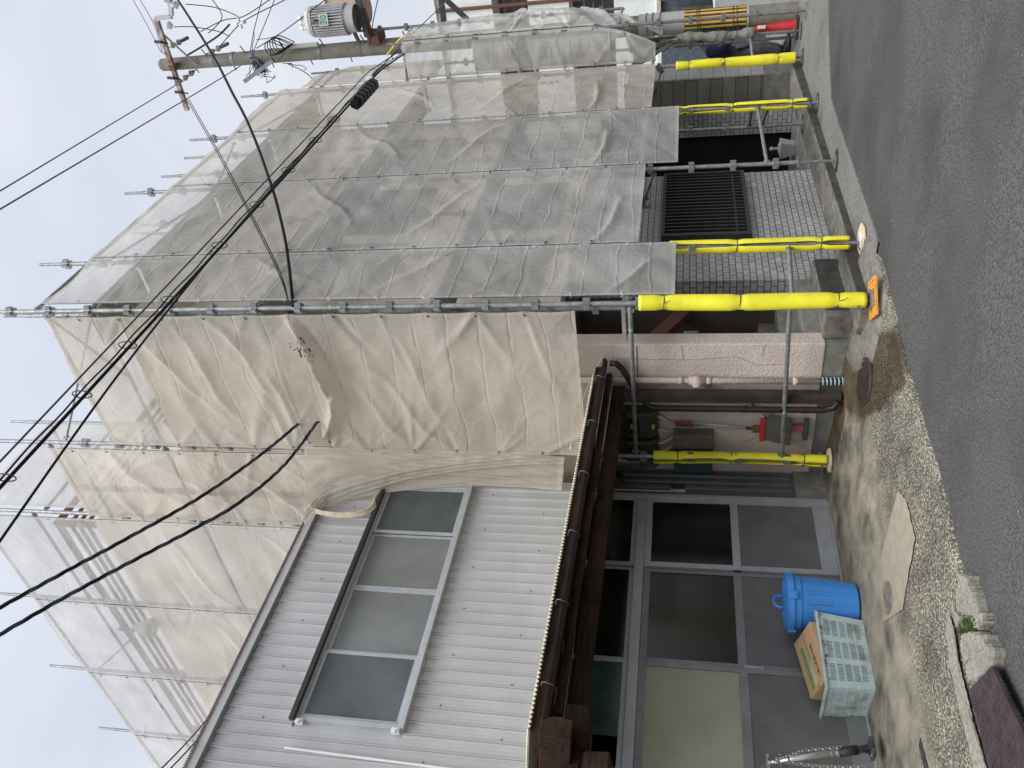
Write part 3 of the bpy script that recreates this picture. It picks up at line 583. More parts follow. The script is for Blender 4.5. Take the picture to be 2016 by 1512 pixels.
# expanding foam pipe stub on the facade near the roof, white rail piece
pf = [at(560+X/8.4, 940+Y/8.4, 'y', YF-.09+yy) for X, Y, yy in ((1600, 290, .07), (1520, 380, .03), (1500, 480, 0), (1400, 570, 0), (1250, 615, 0), (1050, 635, 0), (850, 630, 0), (650, 605, 0), (500, 560, -.02), (440, 500, .0), (470, 440, .03), (560, 405, .08))]
ib = thing('insulated_pipes', 'old foam wrapped pipes arching from the window top to the roof edge', 'pipe', tuple(pf[5]))
for k in range(3):
    pts = [(p[0]+.012*(k-1), p[1]-.012*k, p[2]+.014*(k-1)) for p in pf]
    MB().ring(pts, [.012+.005*rnd.random() for _ in pts], 8).build('pipe', M['cream'], ib, smooth=True)
a_, b_ = at(560, 1472, 'y', YF-.03), at(870, 1512, 'y', YF-.03)
single(MB().bar(a_, tuple(np.array(a_)+(np.array(b_)-a_)*1.6), .018, .018).build('white_conduit', M['white'], bevel=.004), 'thin white conduit running down the grey siding left of the window', 'conduit')
for X, Y, lab in ((588, 1417, 'small white clamp at the upper left corner of the window band'), (778, 1436, 'small white clamp at the lower left corner of the window band')):
    p = at(X, Y, 'y', YF-.07); t = thing('window_clamp', lab, 'clamp', tuple(p))
    MB().box(p[0]-.02, p[0]+.02, p[1], p[1]+.05, p[2]-.035, p[2]+.035).build('plate', M['white'], t, bevel=.005)
    MB().cyl((p[0]-.015, p[1]-.02, p[2]), (p[0]-.015, p[1]+.01, p[2]), .014).build('knob', M['white'], t)

# ================================================================ wooden lean-to canopy over the doors
cp = thing('canopy', 'dark weathered wooden lean-to canopy with a brown gutter over the sliding doors', 'canopy', (4.5, 5.3, 2.4))
gx1 = 6.60
def gzc(x): return 2.43-.022*(x-2.7)          # gutter line height
# corrugated sheet
m = MB(); nx = 420; vs = []
for i in range(nx+1):
    x = 2.72+(6.58-2.72)*i/nx; c = .009*math.sin(2*math.pi*x/.032); top = gzc(x)
    for y, z in ((4.84, top+.115+c), (6.29, top+.30+c), (6.29, top+.292+c), (4.84, top+.107+c)): vs.append((x, y, z))
fs = [(i*4+k, i*4+(k+1) % 4, i*4+4+(k+1) % 4, i*4+4+k) for i in range(nx) for k in range(4)]
m.add(vs, fs).build('roof_sheet', M['cream'], cp)
MB().bar((2.70, 4.875, gzc(2.7)+.06), (6.60, 4.875, gzc(6.6)+.06), .02, .085).build('fascia', M['wood'], cp, bevel=.003)
# half round gutter
m = MB(); prof = [(.043*math.sin(a), -.043*math.cos(a)) for a in np.linspace(-math.pi/2, math.pi/2, 12)]; prof2 = [(p*.93, q*.93) for p, q in reversed(prof)]
P = prof+prof2; n = len(P); A = [(2.76, 4.80+p, gzc(2.76)+.03+q) for p, q in P]; B = [(gx1, 4.80+p, gzc(gx1)+.03+q) for p, q in P]
m.add(A+B, [(i, (i+1) % n, n+(i+1) % n, n+i) for i in range(n)]+[tuple(range(n, 2*n))]).build('gutter', M['gutter'], cp, smooth=False)
for k in range(6):
    x = 3.0+k*.66; z = gzc(x)+.03
    m = MB().ring([(x, 4.80+.047*math.sin(a), z-.047*math.cos(a)) for a in np.linspace(-1.6, 1.6, 10)], .003, 6).ring([(x, 4.745, z), (x+.005, 4.75, z+.03), (x+.02, 4.80, z+.045), (x+.03, 4.85, z+.05)], .003, 6)
    m.build('gutter_bracket', M['galv_dark'], cp)
MB().bar((2.60, 5.15, 2.30), (6.60, 5.15, 2.235), .10, .13).build('front_beam', M['wood'], cp, bevel=.006)
MB().bar((2.9, 4.95, 2.385), (6.58, 4.95, 2.32), .045, .06).build('purlin', M['wood'], cp, bevel=.004)
for x in np.arange(3.05, 6.6, .455):
    MB().bar((x, 4.88, gzc(x)+.055), (x, 6.27, gzc(x)+.24), .045, .055).build('rafter', M['wood'], cp, bevel=.003)
MB().box(6.46, 6.56, 5.10, 5.20, .14, 2.18).build('post', M['wood_v'], cp, bevel=.006)
MB().bar((2.72, 4.78, 2.36), (2.72, 6.28, 2.52), .13, .20).build('side_beam', M['wood'], cp, bevel=.006)
MB().box(2.78, 2.96, 4.90, 5.18, 2.18, 2.34).build('beam_end', M['wood'], cp, bevel=.01)
MB().bar((2.66, 5.0, 2.12), (2.66, 6.2, 2.0), .10, .16).build('brace', M['wood'], cp, bevel=.006)
# downpipe
dpl = [(6.57, 4.80, 2.31), (6.57, 4.80, 2.25), (6.56, 4.86, 2.19), (6.50, 5.17, 2.02), (6.45, 5.245, 1.93), (6.44, 5.255, 1.85), (6.44, 5.255, .30), (6.44, 5.22, .20), (6.44, 5.15, .17)]
MB().ring(dpl, .031, 14).build('downpipe', M['gutter'], cp, smooth=True)
for z in (1.86, 1.0, .45): MB().cyl((6.44, 5.255, z), (6.44, 5.255, z+.035), .036, 14).build('pipe_clip', M['gutter'], cp)

m = MB(); q_ = random.Random(21)
for k in range(260):
    x = q_.uniform(1.5, 12); y = q_.uniform(-.5, 3.9)
    if y < edge_y(x)-.05 if x < 7.3 else y < 3.0:
        s_ = q_.uniform(.0015, .0045); z = zroad(x, y)+.008; a = q_.uniform(0, 6.3); m.obox((x, y, z), (math.cos(a), math.sin(a), 0), (-math.sin(a), math.cos(a), 0), (0, 0, 1), s_*1.4, s_*.7, s_*.4)
tag(m.build('road_grit', M['concrete_light']), 'pale grit and stone chips scattered on the asphalt', 'grit', kind='stuff')
# ================================================================ pink building (side wall x = 6.68, street wall y = 4.65)
XW, YW = 6.68, 4.65
pb = thing('pink_building', 'pink stuccoed building with grey tiled street front, wrapped in scaffold sheets', 'building', (9, 6, 0))
MB().box(XW, XW+.19, YW, 6.42, .30, 2.9).box(XW, XW+.19, 6.42, 7.6, 2.6, 2.9).build('side_wall', M['pink'], pb, bevel=.012)
MB().box(XW+.012, XW+.18, YW+.012, 6.42, -.05, .302).build('plinth', M['concrete'], pb, bevel=.006)
# upper body
m = MB().box(XW, 13.0, YW, 7.6, 2.9, 7.30).build('upper_wall', M['beige_wall'], pb)
MB().box(XW-.02, 13.05, 4.34, 7.6, 7.30, 7.62).build('cornice', M['beige_wall'], pb, bevel=.02)
MB().box(XW, 13.0, 7.602, 17, 2.9, 9.50).build('rear_wall', M['beige_wall'], pb)
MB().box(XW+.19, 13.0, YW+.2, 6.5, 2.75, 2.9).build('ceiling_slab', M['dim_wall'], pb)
# roof rail of the rear block
rl = MB()
for z, h in ((10.10, .10), (9.93, .035), (9.80, .035), (9.67, .035)): rl.box(XW+.02, XW+.06, 7.66, 17, z, z+h).box(XW+.06, 12.9, 7.66, 7.70, z, z+h)
rl.build('roof_rail', M['rust'], pb)
for y in (7.68, 9.45, 11.2, 12.95, 14.7, 16.4): MB().box(XW+.005, XW+.075, y-.035, y+.035, 9.50, 10.19).build('rail_post', M['rust'], pb)
# rust-coloured bands and windows that show faintly through the sheets
m = MB()
for x0, x1, z in ((8.3, 9.9, 6.55), (8.3, 9.9, 5.95), (10.3, 11.9, 6.55), (10.3, 11.9, 5.95)): m.box(x0, x1, YW-.03, YW-.002, z, z+.10)
m.build('terracotta_band', M['rust'], pb)
for x0 in (7.6, 9.2, 11.1):
    for z0 in (3.15, 5.0):
        w = MB().box(x0, x0+1.3, YW-.025, YW-.001, z0, z0+.04).box(x0, x0+1.3, YW-.025, YW-.001, z0+1.06, z0+1.1).box(x0, x0+.04, YW-.025, YW-.001, z0+.04, z0+1.06).box(x0+1.26, x0+1.3, YW-.025, YW-.001, z0+.04, z0+1.06).box(x0+.63, x0+.67, YW-.025, YW-.001, z0+.04, z0+1.06).build('upper_window', M['alu_dull'], pb)
        MB().box(x0+.04, x0+.63, YW-.012, YW-.004, z0+.04, z0+1.06).box(x0+.67, x0+1.26, YW-.012, YW-.004, z0+.04, z0+1.06).build('pane', M['glass_gray'], w)
MB().cyl((XW-.02, 6.9, 2.9), (XW-.02, 6.9, 9.4), .04).build('rain_pipe', M['bldg_dark'], pb); MB().cyl((7.3, YW-.05, 2.9), (7.3, YW-.05, 7.3), .04).build('rain_pipe', M['bldg_dark'], pb)
# tiled street wall with window hole
TX0, TX1 = 7.87, 10.62; wx0, wx1, wz0, wz1 = 8.80, 10.50, .87, 1.86
m = MB().box(TX0, wx0, YW, YW+.2, -.02, 2.9).box(wx1, TX1, YW, YW+.2, -.02, 2.9).box(wx0, wx1, YW, YW+.2, -.02, wz0).box(wx0, wx1, YW, YW+.2, wz1, 2.9)
m.build('tiled_wall', M['tile_x'], pb)
MB().box(TX0-.006, TX0-.001, YW+.0005, YW+.2, .325, 2.9).build('tiled_return', M['tile_y'], pb)
MB().box(13.0, 13.2, YW-.02, 5.06, -.02, 2.9).build('tiled_side_wall', M['tile_y'], pb)
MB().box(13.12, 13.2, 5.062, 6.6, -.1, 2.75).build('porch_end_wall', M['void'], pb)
# a few replaced pale tiles
m = MB()
for cx, rz in ((8.02, 4), (8.02, 6), (8.10, 9), (8.13, 11), (8.2, 5), (10.46, 9), (10.35, 8), (10.2, 7), (7.93, 5)):
    x0 = math.floor(cx/.115)*.115+(.0575 if rz % 2 else 0); z0 = rz*.07
    m.box(x0+.004, x0+.111, YW-.0025, YW+.001, z0+.004+.07*3, z0+.066+.07*3)
m.build('pale_tile', M['siding'], pb)
# window grille
gr = MB().box(wx0-.03, wx1+.03, YW-.075, YW+.03, wz1-.03, wz1+.01).box(wx0-.03, wx1+.03, YW-.075, YW+.03, wz0-.02, wz0+.02).box(wx0-.03, wx0+.01, YW-.075, YW+.03, wz0+.02, wz1-.03).box(wx1-.01, wx1+.03, YW-.075, YW+.03, wz0+.02, wz1-.03)
gr = gr.build('window_grille', M['grille'], pb)
nb = 19; m = MB()
for i in range(nb): x = wx0+.05+(wx1-wx0-.1)*i/(nb-1); m.box(x-.012, x+.012, YW-.06, YW-.03, wz0+.02, wz1-.03)
m.box(wx0+.01, wx1-.01, YW-.055, YW-.035, wz0+.12, wz0+.14)
m.build('bars', M['grille'], gr)
MB().box(wx0, wx1, YW+.10, YW+.11, wz0, wz1).build('dark_pane', M['glass_dark'], gr)
# entrance recess with stairs
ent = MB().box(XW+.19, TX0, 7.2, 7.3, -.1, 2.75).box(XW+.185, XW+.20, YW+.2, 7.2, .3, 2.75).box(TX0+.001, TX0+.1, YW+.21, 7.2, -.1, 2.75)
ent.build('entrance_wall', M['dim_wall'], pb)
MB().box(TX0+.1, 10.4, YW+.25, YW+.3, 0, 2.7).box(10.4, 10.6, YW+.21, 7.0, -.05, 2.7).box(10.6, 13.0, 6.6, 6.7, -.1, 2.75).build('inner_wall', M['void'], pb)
MB().box(10.6, 13.0, YW, 6.6, -.2, -.012).build('porch_floor', M['concrete'], pb)
for k in range(6):
    MB().box(XW+.2, TX0, 4.66+.27*k, 7.2, .30+.165*k+(0 if k else -.4), .33+.165*(k+1)-.02).build('stair', M['concrete'], pb, bevel=.01)
p = [at(1480, 548, 'y', 5.9), at(1330, 548, 'y', 5.9), at(1330, 660, 'y', 5.9)]
q1, q2 = at(1437, 536, 'y', 5.05), at(1290, 668, 'y', 5.05)
MB().bar(q1, q2, .10, .15).build('stair_stringer', M['rust'], pb, bevel=.005)
a_, b_, c_ = at(1475, 548, 'y', 5.2), at(1360, 660, 'y', 5.2), at(1320, 640, 'y', 5.2)
MB().prism([tuple(at(1470, 548, 'y', 5.3)), tuple(at(1372, 655, 'y', 5.3)), tuple(at(1345, 655, 'y', 5.3)), tuple(at(1425, 548, 'y', 5.3))], (0, .06, 0)).build('stair_side_panel', M['beige_wall'], pb)
# stucco control joints
m = MB().box(XW-.003, XW+.002, YW+.02, 6.3, 2.045, 2.055)
m.build('stucco_joint', M['bldg_dark'], pb)
def crack(pts, w=.0035):
    m = MB(); out = []
    for (y0, z0), (y1, z1) in zip(pts, pts[1:]):
        for k in range(8): t = k/8; out.append((XW-.001, y0+(y1-y0)*t+rnd.uniform(-.006, .006), z0+(z1-z0)*t+rnd.uniform(-.006, .006)))
    out.append((XW-.001, *pts[-1])); m.ring(out, w*.6, 4); return m
m = MB()
for pts in ([(4.82, 2.3), (4.83, 1.9), (4.84, 1.5), (4.80, 1.1), (4.90, .9), (4.88, .6)], [(4.66, 1.62), (4.84, 1.6)], [(5.25, 2.0), (5.12, 1.75)], [(5.9, 1.0), (5.8, .8), (5.83, .62)], [(4.66, .85), (4.8, .86)]): crack(pts).build('crack', M['bldg_dark'], pb)
# concrete block wall at the far end
bw = thing('block_wall', 'grey concrete block wall end between the two right hand yellow posts', 'wall', (14.1, 4.5, 0))
MB().box(14.0, 14.85, 4.46, 5.6, -.25, .35).build('footing', M['concrete'], bw, bevel=.01)
MB().box(14.0, 14.02, 4.48, 5.6, .352, 2.6).build('block_face', M['cmu'], bw)
m = MB()
for k in range(11): m.box(14.021, 14.85, 4.46, 5.6, .352+.2*k, .546+.2*k)
m.build('block', M['gray_sheet'], bw, bevel=.004)
# drain pipe on the pink wall
dp = thing('drain_pipe', 'pale pink vertical drain pipe with a trap fitting on the pink wall', 'pipe', (6.62, 5.05, .1))
MB().cyl((6.625, 5.05, .33), (6.625, 5.05, 2.75), .031, 16).build('pipe', M['pink'], dp, smooth=True)
m = MB()
for z in (.52, 1.33, 1.60): m.cyl((6.625, 5.05, z), (6.625, 5.05, z+.05), .037, 16)
m.sphere((6.61, 5.05, 1.47), .062, 14).cyl((6.60, 5.05, 1.47), (6.56, 5.09, 1.47), .04, 12).cyl((6.625, 5.05, 1.39), (6.625, 5.05, 1.55), .043, 16)
m.build('fitting', M['pink'], dp, smooth=True)
MB().cyl((6.625, 5.05, .08), (6.625, 5.05, .33), .033, 14).build('lower_pipe', M['black'], dp, smooth=True)
m = MB()
for k in range(6): m.ring([(6.625+.034*math.cos(a), 5.05+.034*math.sin(a), .11+.036*k+.012*a/6.3) for a in np.linspace(0, 6.3, 16)], .008, 6)
mt = mat('pale_teal_tape', (.35, .58, .56), (.3, .5, .5), .5, 9); m.build('spiral_tape', mt, dp)
# meters
def meter(y0, y1, label):
    t = thing('electric_meter', label, 'meter', (6.6, (y0+y1)/2, 1.84), 'electric meters on the pink wall')
    m = MB(); pr = [(XW-.002, 1.84), (6.56, 1.86), (6.515, 1.93), (6.515, 2.16), (6.56, 2.27), (XW-.002, 2.30)]
    m.prism([(x, y0, z) for x, z in pr], (0, y1-y0, 0)).build('housing', M['olive'], t, bevel=.02)
    MB().box(6.506, 6.514, y0+.06, y1-.07, 2.04, 2.15).build('dial_window', M['glass_dark'], t, bevel=.003)
    MB().box(6.502, 6.507, y0+.12, y1-.14, 2.08, 2.13).build('counter', M['alu'], t)
    return t
t = meter(5.40, 5.73, 'olive electric meter nearer the brown downpipe'); MB().sphere((6.513, 5.56, 1.90), .03, 14, .6).build('sticker', mat('lime_sticker', (.5, .55, .08), None, .5, 8), t)
meter(5.78, 6.06, 'olive electric meter behind the yellow padded scaffold pole')
jb = thing('switch_box', 'taupe utility box with a vented lower half below the electric meters', 'box', (6.6, 5.97, 1.3))
MB().box(6.55, XW-.002, 5.71, 5.89, 1.29, 1.70).build('cover', M['meter_gray'], jb, bevel=.008)
MB().box(6.57, XW-.002, 5.892, 6.24, 1.295, 1.695).build('meter_case', M['teal_dark'], jb, bevel=.006)
m = MB().box(6.564, 6.569, 5.96, 6.02, 1.62, 1.66).box(6.564, 6.569, 6.04, 6.075, 1.46, 1.56)
m.build('label_plate', M['white'], jb)
m = MB()
for y0, y1 in ((5.50, 5.62), (5.68, 5.72), (5.86, 5.80), (5.98, 5.92)): m.ring([(6.60, y0, 1.87), (6.61, y0+.005, 1.82), (6.63, (y0+y1)/2+.02, 1.77), (6.64, y1, 1.69)], .014, 8)
single(m.build('meter_leads', M['pink'], smooth=True), 'bundle of pale conduits between the electric meters and the box below', 'cable')
m = MB()
for k in range(5): m.ring([(6.65, 6.2+.012*k, 2.5), (6.63, 6.22+.01*k, 2.1), (6.62, 6.18+.012*k, 1.9), (6.60, 6.0+.01*k, 1.74), (6.62, 5.98, 1.70)], .010, 7)
single(m.build('meter_cables', M['meter_gray'], smooth=True), 'grey cables dropping beside the dark ribbed strip to the taupe box', 'cable')
# broom and scrubber leaning on the wall
def tilt(z): return 6.60+.05*(1.7-z)/1.3-.03
br = thing('broom', 'broom with red head and grey bristles leaning upside up on the pink wall', 'broom', (6.55, 5.62, .5))
MB().cyl((6.63, 5.60, 1.52), (6.58, 5.615, .90), .011, 10).build('handle', M['alu'], br, smooth=True)
MB().cyl((6.635, 5.60, 1.68), (6.63, 5.60, 1.51), .015, 10).build('grip', M['red'], br, smooth=True)
MB().cyl((6.582, 5.615, .98), (6.578, 5.615, .91), .016, 10).build('clip', M['black'], br)
MB().box(6.54, 6.60, 5.46, 5.76, .80, .845).build('head', M['red'], br, bevel=.006)
MB().box(6.545, 6.595, 5.58, 5.65, .845, .915).build('socket', M['rust'], br, bevel=.006)
m = MB()
for k in range(420):
    a = rnd.uniform(5.475, 5.745); x = rnd.uniform(6.55, 6.59); z0 = .80; l = rnd.uniform(.22, .27); dx = (a-5.61)*.28
    m.add([(x, a-.002, z0), (x, a+.002, z0), (x-.006, a+dx+.003+.03, z0-l), (x-.006, a+dx-.001+.03, z0-l)], [(0, 1, 2, 3)])
m.box(6.553, 6.587, 5.47, 5.75, .60, .80); m.build('bristles', M['bristle'], br, fix=False)
sb = thing('deck_scrubber', 'long handled scrubber with pink neck and dark head behind the broom', 'scrubber', (6.6, 5.66, .4))
MB().cyl((6.655, 5.66, 1.62), (6.62, 5.655, .62), .009, 10).build('handle', M['alu'], sb, smooth=True)
MB().cyl((6.655, 5.66, 1.68), (6.65, 5.66, 1.50), .012, 10).build('grip', M['teal_dark'], sb)
MB().box(6.60, 6.64, 5.605, 5.67, .42, .66).build('neck', M['pinkred'], sb, bevel=.012)
MB().box(6.585, 6.65, 5.52, 5.78, .375, .425).build('head', M['teal_dark'], sb, bevel=.015)
tp = thing('outdoor_tap', 'small outdoor tap with a pale blue hose joint above the broom head', 'tap', (6.6, 5.42, .9))
MB().cyl((6.68, 5.38, .92), (6.60, 5.38, .92), .012, 10).cyl((6.60, 5.38, .92), (6.58, 5.40, .80), .010, 10).build('spout', M['dark_steel'], tp)
MB().cyl((6.59, 5.42, .86), (6.57, 5.46, .82), .016, 10).build('joint', mat('pale_blue_plastic', (.25, .42, .68), None, .5, 8), tp)
MB().cyl((6.61, 5.38, .92), (6.61, 5.38, .98), .007, 8).box(6.60, 6.62, 5.34, 5.42, .975, .985).build('handle', M['dark_steel'], tp)
# pale basin in the porch
bs = thing('porch_basin', 'white tapered basin with a knob standing in the dark porch right of the tiled wall', 'basin', (11.0, 5.0, 0))
c = at(1545, 292, 'y', 5.1); z0 = -.01
MB().lathe((c[0], c[1], z0), [(.001, .02), (.11, .02), (.12, 0), (.13, .05), (.17, .20), (.18, .21), (.16, .21)], 4, a0=.8).lathe((c[0], c[1], z0), [(.17, .20), (.07, .23), (.06, .24), (.001, .24)], 4, a0=.8).build('basin', M['gray_sheet'], bs, bevel=.006)
MB().cyl((c[0], c[1], z0+.235), (c[0], c[1], z0+.32), .02, 10).sphere((c[0], c[1], z0+.33), .034, 10).build('knob', M['gray_sheet'], bs)
# ================================================================ scaffold
XS, YS = 6.44, 4.03
sc = thing('scaffold', 'galvanised tube scaffold standing round the pink building', 'scaffold', (XS, YS, 0))
def pole(x, y, z0, z1, name='upright', jack=.0, mt='galv', c0=None):
    """48.6 mm tube with wedge pockets each .475 m; thinner screw jack at the foot and spigot at the head"""
    m = MB(); zb = z0+jack
    m.cyl((x, y, zb), (x, y, z1-.28), .0243, 14).cyl((x, y, z1-.28), (x, y, z1), .019, 12)
    k = 0; z = (c0 if c0 is not None else 8.65-.475*math.floor((8.65-zb-.25)/.475))
    zz = 8.65
    while zz > z1-.3: zz -= .475
    while zz > zb+.2:
        for dx, dy in ((1, 0), (-1, 0), (0, 1), (0, -1)):
            m.obox((x+dx*.040, y+dy*.040, zz), (1, 0, 0), (0, 1, 0), (0, 0, 1), .018, .018, .032)
        m.cyl((x, y, zz-.036), (x, y, zz+.036), .029, 12); zz -= .475
    o = m.build(name, M[mt], sc, bevel=0)
    if jack:
        j = MB().cyl((x, y, z0+.012), (x, y, zb+.05), .017, 12).cyl((x, y, zb-.015), (x, y, zb+.0), .03, 12).bar((x-.085, y+.03, zb-.01), (x+.085, y-.03, zb-.01), .016, .016)
        j.box(x-.07, x+.07, y-.07, y+.07, z0+.004, z0+.012); j.build('screw_jack', M['galv_dark'], o)
    return o
def tube(a, b, r=.0214, name='ledger', mt='galv'):
    m = MB().cyl(a, b, r, 12); A, B = Vector(a), Vector(b); d = (B-A).normalized()
    if (B-A).length > .3:
        for p, s in ((A, 1), (B, -1)): q = p+d*s*.045; m.obox(q, d, d.cross(Vector((0, 0, 1))).normalized() if abs(d.z) < .9 else (1, 0, 0), (0, 0, 1), .018, .012, .035)
    return m.build(name, M[mt], sc)
LY = [(4.03, 0.03, 9.02, .12), (5.90, .14, 10.6, .12), (7.15, 5.62, 12.3, 0), (9.0, 5.62, 11.7, 0), (10.85, 5.62, 11.75, 0), (12.72, 5.62, 11.72, 0), (14.6, 5.62, 11.7, 0)]
for y, z0, z1, j in LY: pole(XS, y, z0, z1, jack=j)
RX = [(7.47, -.05, 9.02, .38), (9.42, -.08, 9.05, .42), (11.33, -.11, 9.06, .12), (13.30, -.12, 9.1, .12)]
for x, z0, z1, j in RX: pole(x, YS, z0, z1, jack=j, mt='galv')
for x, y, z0, z1, j in ((7.1, 4.5, 2.0, 9.5, 0), (9.40, 4.50, 2.0, 9.0, 0), (11.75, 4.47, -.02, 9.55, .40), (11.1, 4.5, 2.0, 9.62, 0), (8.25, 7.15, 7.6, 11.75, 0), (14.36, 4.03, -.1, 8.2, .1), (13.40, 3.40, -.14, 6.35, .1), (14.36, 3.38, 2.6, 7.2, 0), (13.78, 3.78, -.12, 2.3, .1)):
    pole(x, y, z0, z1, jack=j, mt='galv' if x < 13 else 'galv_dark')
zl = [2.10, 3.95, 5.80, 7.70]
for a, b in zip(LY[:2], LY[1:2]):
    for z in (2.08, 3.9, 5.75, 7.6, 8.24): tube((XS, a[0]+.03, z), (XS, b[0]-.03, z))
    tube((XS-.01, a[0]+.03, .69), (XS-.01, b[0]-.03, .63))
for a, b in zip(LY[1:], LY[2:]):
    for z in ((9.17,) if a[0] < 6 else (10.08, 11.02)): tube((XS, a[0]+.03, z), (XS, b[0]-.03, z), name='top_rail')
    for z in (5.75, 7.6): tube((XS, a[0]+.03, z), (XS, b[0]-.03, z))
xs = [XS, 7.47, 9.42, 11.33, 13.30, 14.36]
for a, b in zip(xs, xs[1:]):
    for z in zl+[8.36 if b < 14 else 7.9]: tube((a+.03, YS, z), (b-.03, YS, z))
for a, b in ((XS, 7.47), (9.42, 11.33)): tube((a+.02, YS, .67), (b-.02, YS, .66 if a > 9 else .61), mt='galv')
tube((13.30, YS, .60), (13.78, 3.80, .62)); tube((11.38, YS+.02, .5), (11.75, 4.45, .55), mt='galv_dark'); tube((11.36, YS+.02, .72), (11.75, 4.45, .72), mt='galv_dark')
for x in (7.47, 9.42, 11.33, 13.3):
    for z in (2.10, 3.95, 5.80, 7.70): tube((x, YS+.03, z), (x, 4.50, z), .02, 'transom')
    tube((x, YS+.03, 1.95), (x, 4.45, 2.08), .012, 'bracket_stay', 'galv_dark')
for k, z in enumerate((2.13, 3.98, 5.83, 7.73)):
    for a, b in zip(xs[:-1], xs[1:-1]): MB().box(a+.04, b-.04, 4.10, 4.50, z, z+.035).build('deck_plank', M['plank'], sc)
# braces seen against the sky
tube((XS, 4.1, 7.7), (XS, 5.85, 8.9), .016, 'brace'); tube((XS+.02, 4.12, 9.0-.75), (XS+.02, 4.9, 7.65), .016, 'brace')
tube((7.5, 4.1, 8.3), (9.4, 4.1, 7.72), .016, 'brace'); tube((9.45, 4.1, 7.75), (11.3, 4.1, 8.32), .016, 'brace'); tube((8.3, 4.1, 7.72), (8.35, 4.1, 8.32), .016, 'brace')
tube((11.4, 4.1, 8.3), (13.2, 4.1, 7.72), .016, 'brace'); tube((XS+.05, 7.18, 9.2), (8.2, 7.15, 11.0), .018, 'brace')
tube((XS+.03, 7.15, 11.02), (8.25, 7.15, 11.02)); tube((XS+.03, 7.15, 9.9), (8.25, 7.15, 9.9)); tube((XS+.03, 10.9, 10.9), (XS+.02, 10.0, 9.9), .02, 'brace')
tube((13.40, 3.42, 6.08), (13.34, 4.0, 6.10), .022, 'top_rail'); tube((13.42, 3.38, 6.08), (14.36, 3.38, 6.15), .022, 'top_rail')
tube((13.40, 3.42, 4.2), (13.34, 4.0, 4.2)); tube((13.42, 3.38, 4.2), (14.36, 3.38, 4.2)); tube((13.42, 3.38, 2.6), (14.36, 3.38, 2.6))
m = MB().box(XS-.035, XS-.026, 4.15, 4.28, 8.205, 8.255); m.build('maker_sticker', M['white'], sc)
gt = mat('green_tape', (.15, .6, .12), None, .6, 9)
for a_, b_, r_ in (((XS, 4.03, 4.98), (XS, 4.03, 5.0), .0255), ((XS-.001, 4.30, 2.08), (XS-.001, 4.33, 2.08), .0225), ((XS-.012, 5.25, .651), (XS-.012, 5.28, .65), .0225)): MB().cyl(a_, b_, r_, 14).build('green_mark', gt, sc)
# lamp on an arm behind the far sheets
lm = thing('work_lamp', 'work lamp on a slanted arm behind the upper left sheets', 'lamp', (XS+.05, 9.9, 9.9))
MB().cyl((XS+.03, 9.75, 9.72), (XS+.03, 9.72, 9.95), .03, 10).build('stem', M['galv_dark'], lm); MB().lathe((XS+.10, 9.75, 9.45), [(.001, .3), (.05, .3), (.15, .05), (.15, 0), (.13, 0), (.04, .26)], 20).build('shade', M['gray_sheet'], lm)

